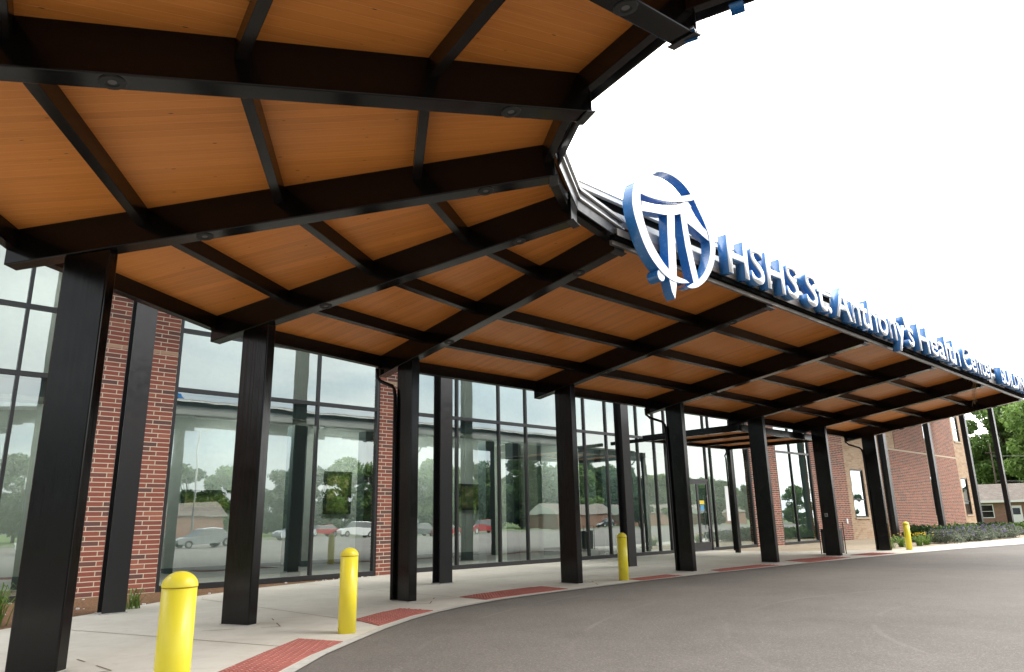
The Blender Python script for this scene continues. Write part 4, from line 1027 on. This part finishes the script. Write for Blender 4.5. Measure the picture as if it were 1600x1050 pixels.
for k, (x, y) in enumerate([(-46, 40), (-52, 30), (-48, 20), (-55, 11), (-47, 2), (-53, -8), (-45, -17), (-50, -27), (-42, -36), (-34, -44), (-24, -48), (-14, -52), (-4, -55), (8, -58), (20, -60), (32, -62)]):
    t = copy_tree(protos[k % 3], Vector((x, y, 0)), RN.rand() * 6, 'leafy tree in the row left of and behind the drive'); t['group'] = 'trees left of and behind the drive'; t.scale = (.72,) * 3
for k in range(22):
    t = copy_tree(protos[k % 3], W(205 + 13 * k + RN.normal(0, 3), 130 + 70 * RN.rand() + k * 5, 0), RN.rand() * 6, 'distant leafy tree in the far end of the belt along the street'); t.scale = (1.25 + .35 * RN.rand(),) * 3
for k in range(10):
    t = copy_tree(protos[k % 3], W(70 + 15 * k + RN.normal(0, 3), 94 + 10 * RN.rand(), 0), RN.rand() * 6, 'leafy tree close behind the gabled houses across the street'); t.scale = (.8 + .3 * RN.rand(),) * 3
for k in range(9):
    t = copy_tree(protos[k % 3], Vector((140 - 3.2 * k, 46 + 7.8 * k, 0)), RN.rand() * 6, 'leafy tree in the short row east of the car park'); t.scale = (.5 + .15 * RN.rand(),) * 3; t['group'] = 'trees east of the car park'
house(W(112, 84, 0), TH, 18, 9, 2.9, 2.2, 'gabled brick house across the street with a white-trimmed porch', gable=-3.5, wins=[(3, 5, .9, 2.3, 'w'), (-4, -3, 0, 2.2, 'd')])
house(W(140, 86, 0), TH, 20, 9, 2.9, 2.2, 'second gabled brick house across the street', gable=6, wins=[(-6, -4, .9, 2.3, 'w'), (-1, 0, 0, 2.2, 'd')])
house(W(175, 88, 0), TH, 20, 9, 2.9, 2.2, 'third brick house across the street, farthest of the gabled ones', gable=-5, wins=[(-1, 1, .9, 2.3, 'w')])
house(W(27, 78, 0), TH, 9, 8, 3.0, 2.0, 'small brick outbuilding behind the car park', wins=[(-3, -1.6, .9, 2.3, 'w'), (2, 3, 0, 2.2, 'd')])
t = thing('parking_lamp', 'tall double-headed lamp post in the car park', 'lamp post', W(17.0, 45, 0))
p = wloc(t); mb = MB(); mb.tube([p, p + Vector((0, 0, 10.6))], [.11, .07], 10); mb.build('pole', 'plate_grey', t, smooth=True)
for s in (-1, 1):
    mb = MB(); mb.bar(p + Vector((0, 0, 10.55)), p + U * s * .55 + Vector((0, 0, 10.6)), .06, .06); mb.bar(p + U * s * .5 + Vector((0, 0, 10.62)), p + U * s * 1.05 + Vector((0, 0, 10.62)), .3, .12); mb.build('lamp_head', 'plate_grey', t)
mb = MB(); mb.lathe([(.3, -.1), (.3, .7), (.27, .72)], 16, c=p); mb.build('footing', 'concrete_base', t)

# ------------------------------------------------------------------ camera, light, world
cam = bpy.data.cameras.new('camera'); cam.sensor_width = 36; cam.lens = CAMF / 1600 * 36; cam.clip_end = 3000; cam.clip_start = .05
co = bpy.data.objects.new('camera', cam); COL.objects.link(co); SC.camera = co
fwd = Vector((0, math.cos(CP), math.sin(CP))); r0 = Vector((1, 0, 0)); u0 = Vector((0, -math.sin(CP), math.cos(CP)))
rt = r0 * math.cos(CR) + u0 * math.sin(CR); up = -r0 * math.sin(CR) + u0 * math.cos(CR)
mt = Matrix((rt, up, -fwd)).transposed().to_4x4(); mt.translation = Vector((0, 0, CH)); co.matrix_world = mt

SUN_EL, SUN_AZ = R(48), R(98)       # azimuth measured from +Y towards +X
sd = Vector((math.sin(SUN_AZ) * math.cos(SUN_EL), math.cos(SUN_AZ) * math.cos(SUN_EL), math.sin(SUN_EL)))
sun = bpy.data.lights.new('sun', 'SUN'); sun.energy = 1.35; sun.angle = R(28); sun.color = (1, .96, .9)
so = bpy.data.objects.new('sun', sun); COL.objects.link(so); so.rotation_euler = sd.to_track_quat('Z', 'Y').to_euler()
w = bpy.data.worlds.new('World'); SC.world = w; w.use_nodes = True; nt = w.node_tree; nt.nodes.clear()
out = nt.nodes.new('ShaderNodeOutputWorld'); bg = nt.nodes.new('ShaderNodeBackground'); nt.links.new(bg.outputs[0], out.inputs[0])
sky = nt.nodes.new('ShaderNodeTexSky'); sky.sky_type = 'NISHITA'; sky.sun_disc = False; sky.sun_elevation = SUN_EL; sky.sun_rotation = SUN_AZ; sky.air_density = 1.2; sky.dust_density = 2.5
tc = nt.nodes.new('ShaderNodeTexCoord'); vec = tc.outputs['Generated']
sp = nt.nodes.new('ShaderNodeSeparateXYZ'); nt.links.new(vec, sp.inputs[0])
# overcast: bright near the veiled sun and overhead, greyer low down on the far side
dt = nt.nodes.new('ShaderNodeVectorMath'); dt.operation = 'DOT_PRODUCT'; nt.links.new(vec, dt.inputs[0]); dt.inputs[1].default_value = Vector((.05, .86, .5)).normalized()
mp = nt.nodes.new('ShaderNodeMapping'); mp.inputs['Scale'].default_value = (1, 1, 3.2); nt.links.new(vec, mp.inputs[0])
cl = noise(nt, mp.outputs[0], 2.3, 7, .55, dist=.5)
mr = nt.nodes.new('ShaderNodeMapRange'); nt.links.new(dt.outputs['Value'], mr.inputs[0]); mr.inputs[1].default_value = -.45; mr.inputs[2].default_value = .95; mr.inputs[3].default_value = 0; mr.inputs[4].default_value = 1
bright = ramp(nt, mr.outputs[0], [(0, (5.2, 5.3, 5.3)), (.34, (7.2, 7.2, 7.0)), (.47, (9.0, 8.9, 8.6)), (.62, (17, 16.8, 16.2)), (1, (28, 27.2, 25.8))])
dark = ramp(nt, mr.outputs[0], [(0, (2.5, 3.0, 3.6)), (.34, (3.7, 4.4, 5.1)), (.47, (5.0, 5.7, 6.4)), (.62, (13, 13.4, 13.6)), (1, (26, 25.6, 24.8))])
cc = mixc(nt, dark, bright, ramp(nt, cl, [(.36, (0, 0, 0)), (.62, (1, 1, 1))]))
c2 = mixc(nt, sky.outputs[0], cc, .92)
nt.links.new(c2, bg.inputs['Color']); bg.inputs['Strength'].default_value = .10

SC.view_settings.view_transform = 'Standard'; SC.view_settings.look = 'None'; SC.view_settings.exposure = 1.38; SC.view_settings.gamma = 1
SC.render.engine = 'CYCLES'; SC.cycles.use_denoising = True; SC.cycles.max_bounces = 7; SC.cycles.diffuse_bounces = 4; SC.cycles.glossy_bounces = 4; SC.cycles.transparent_max_bounces = 10; SC.cycles.transmission_bounces = 4
SC.cycles.caustics_reflective = False; SC.cycles.caustics_refractive = False; SC.cycles.sample_clamp_indirect = 6
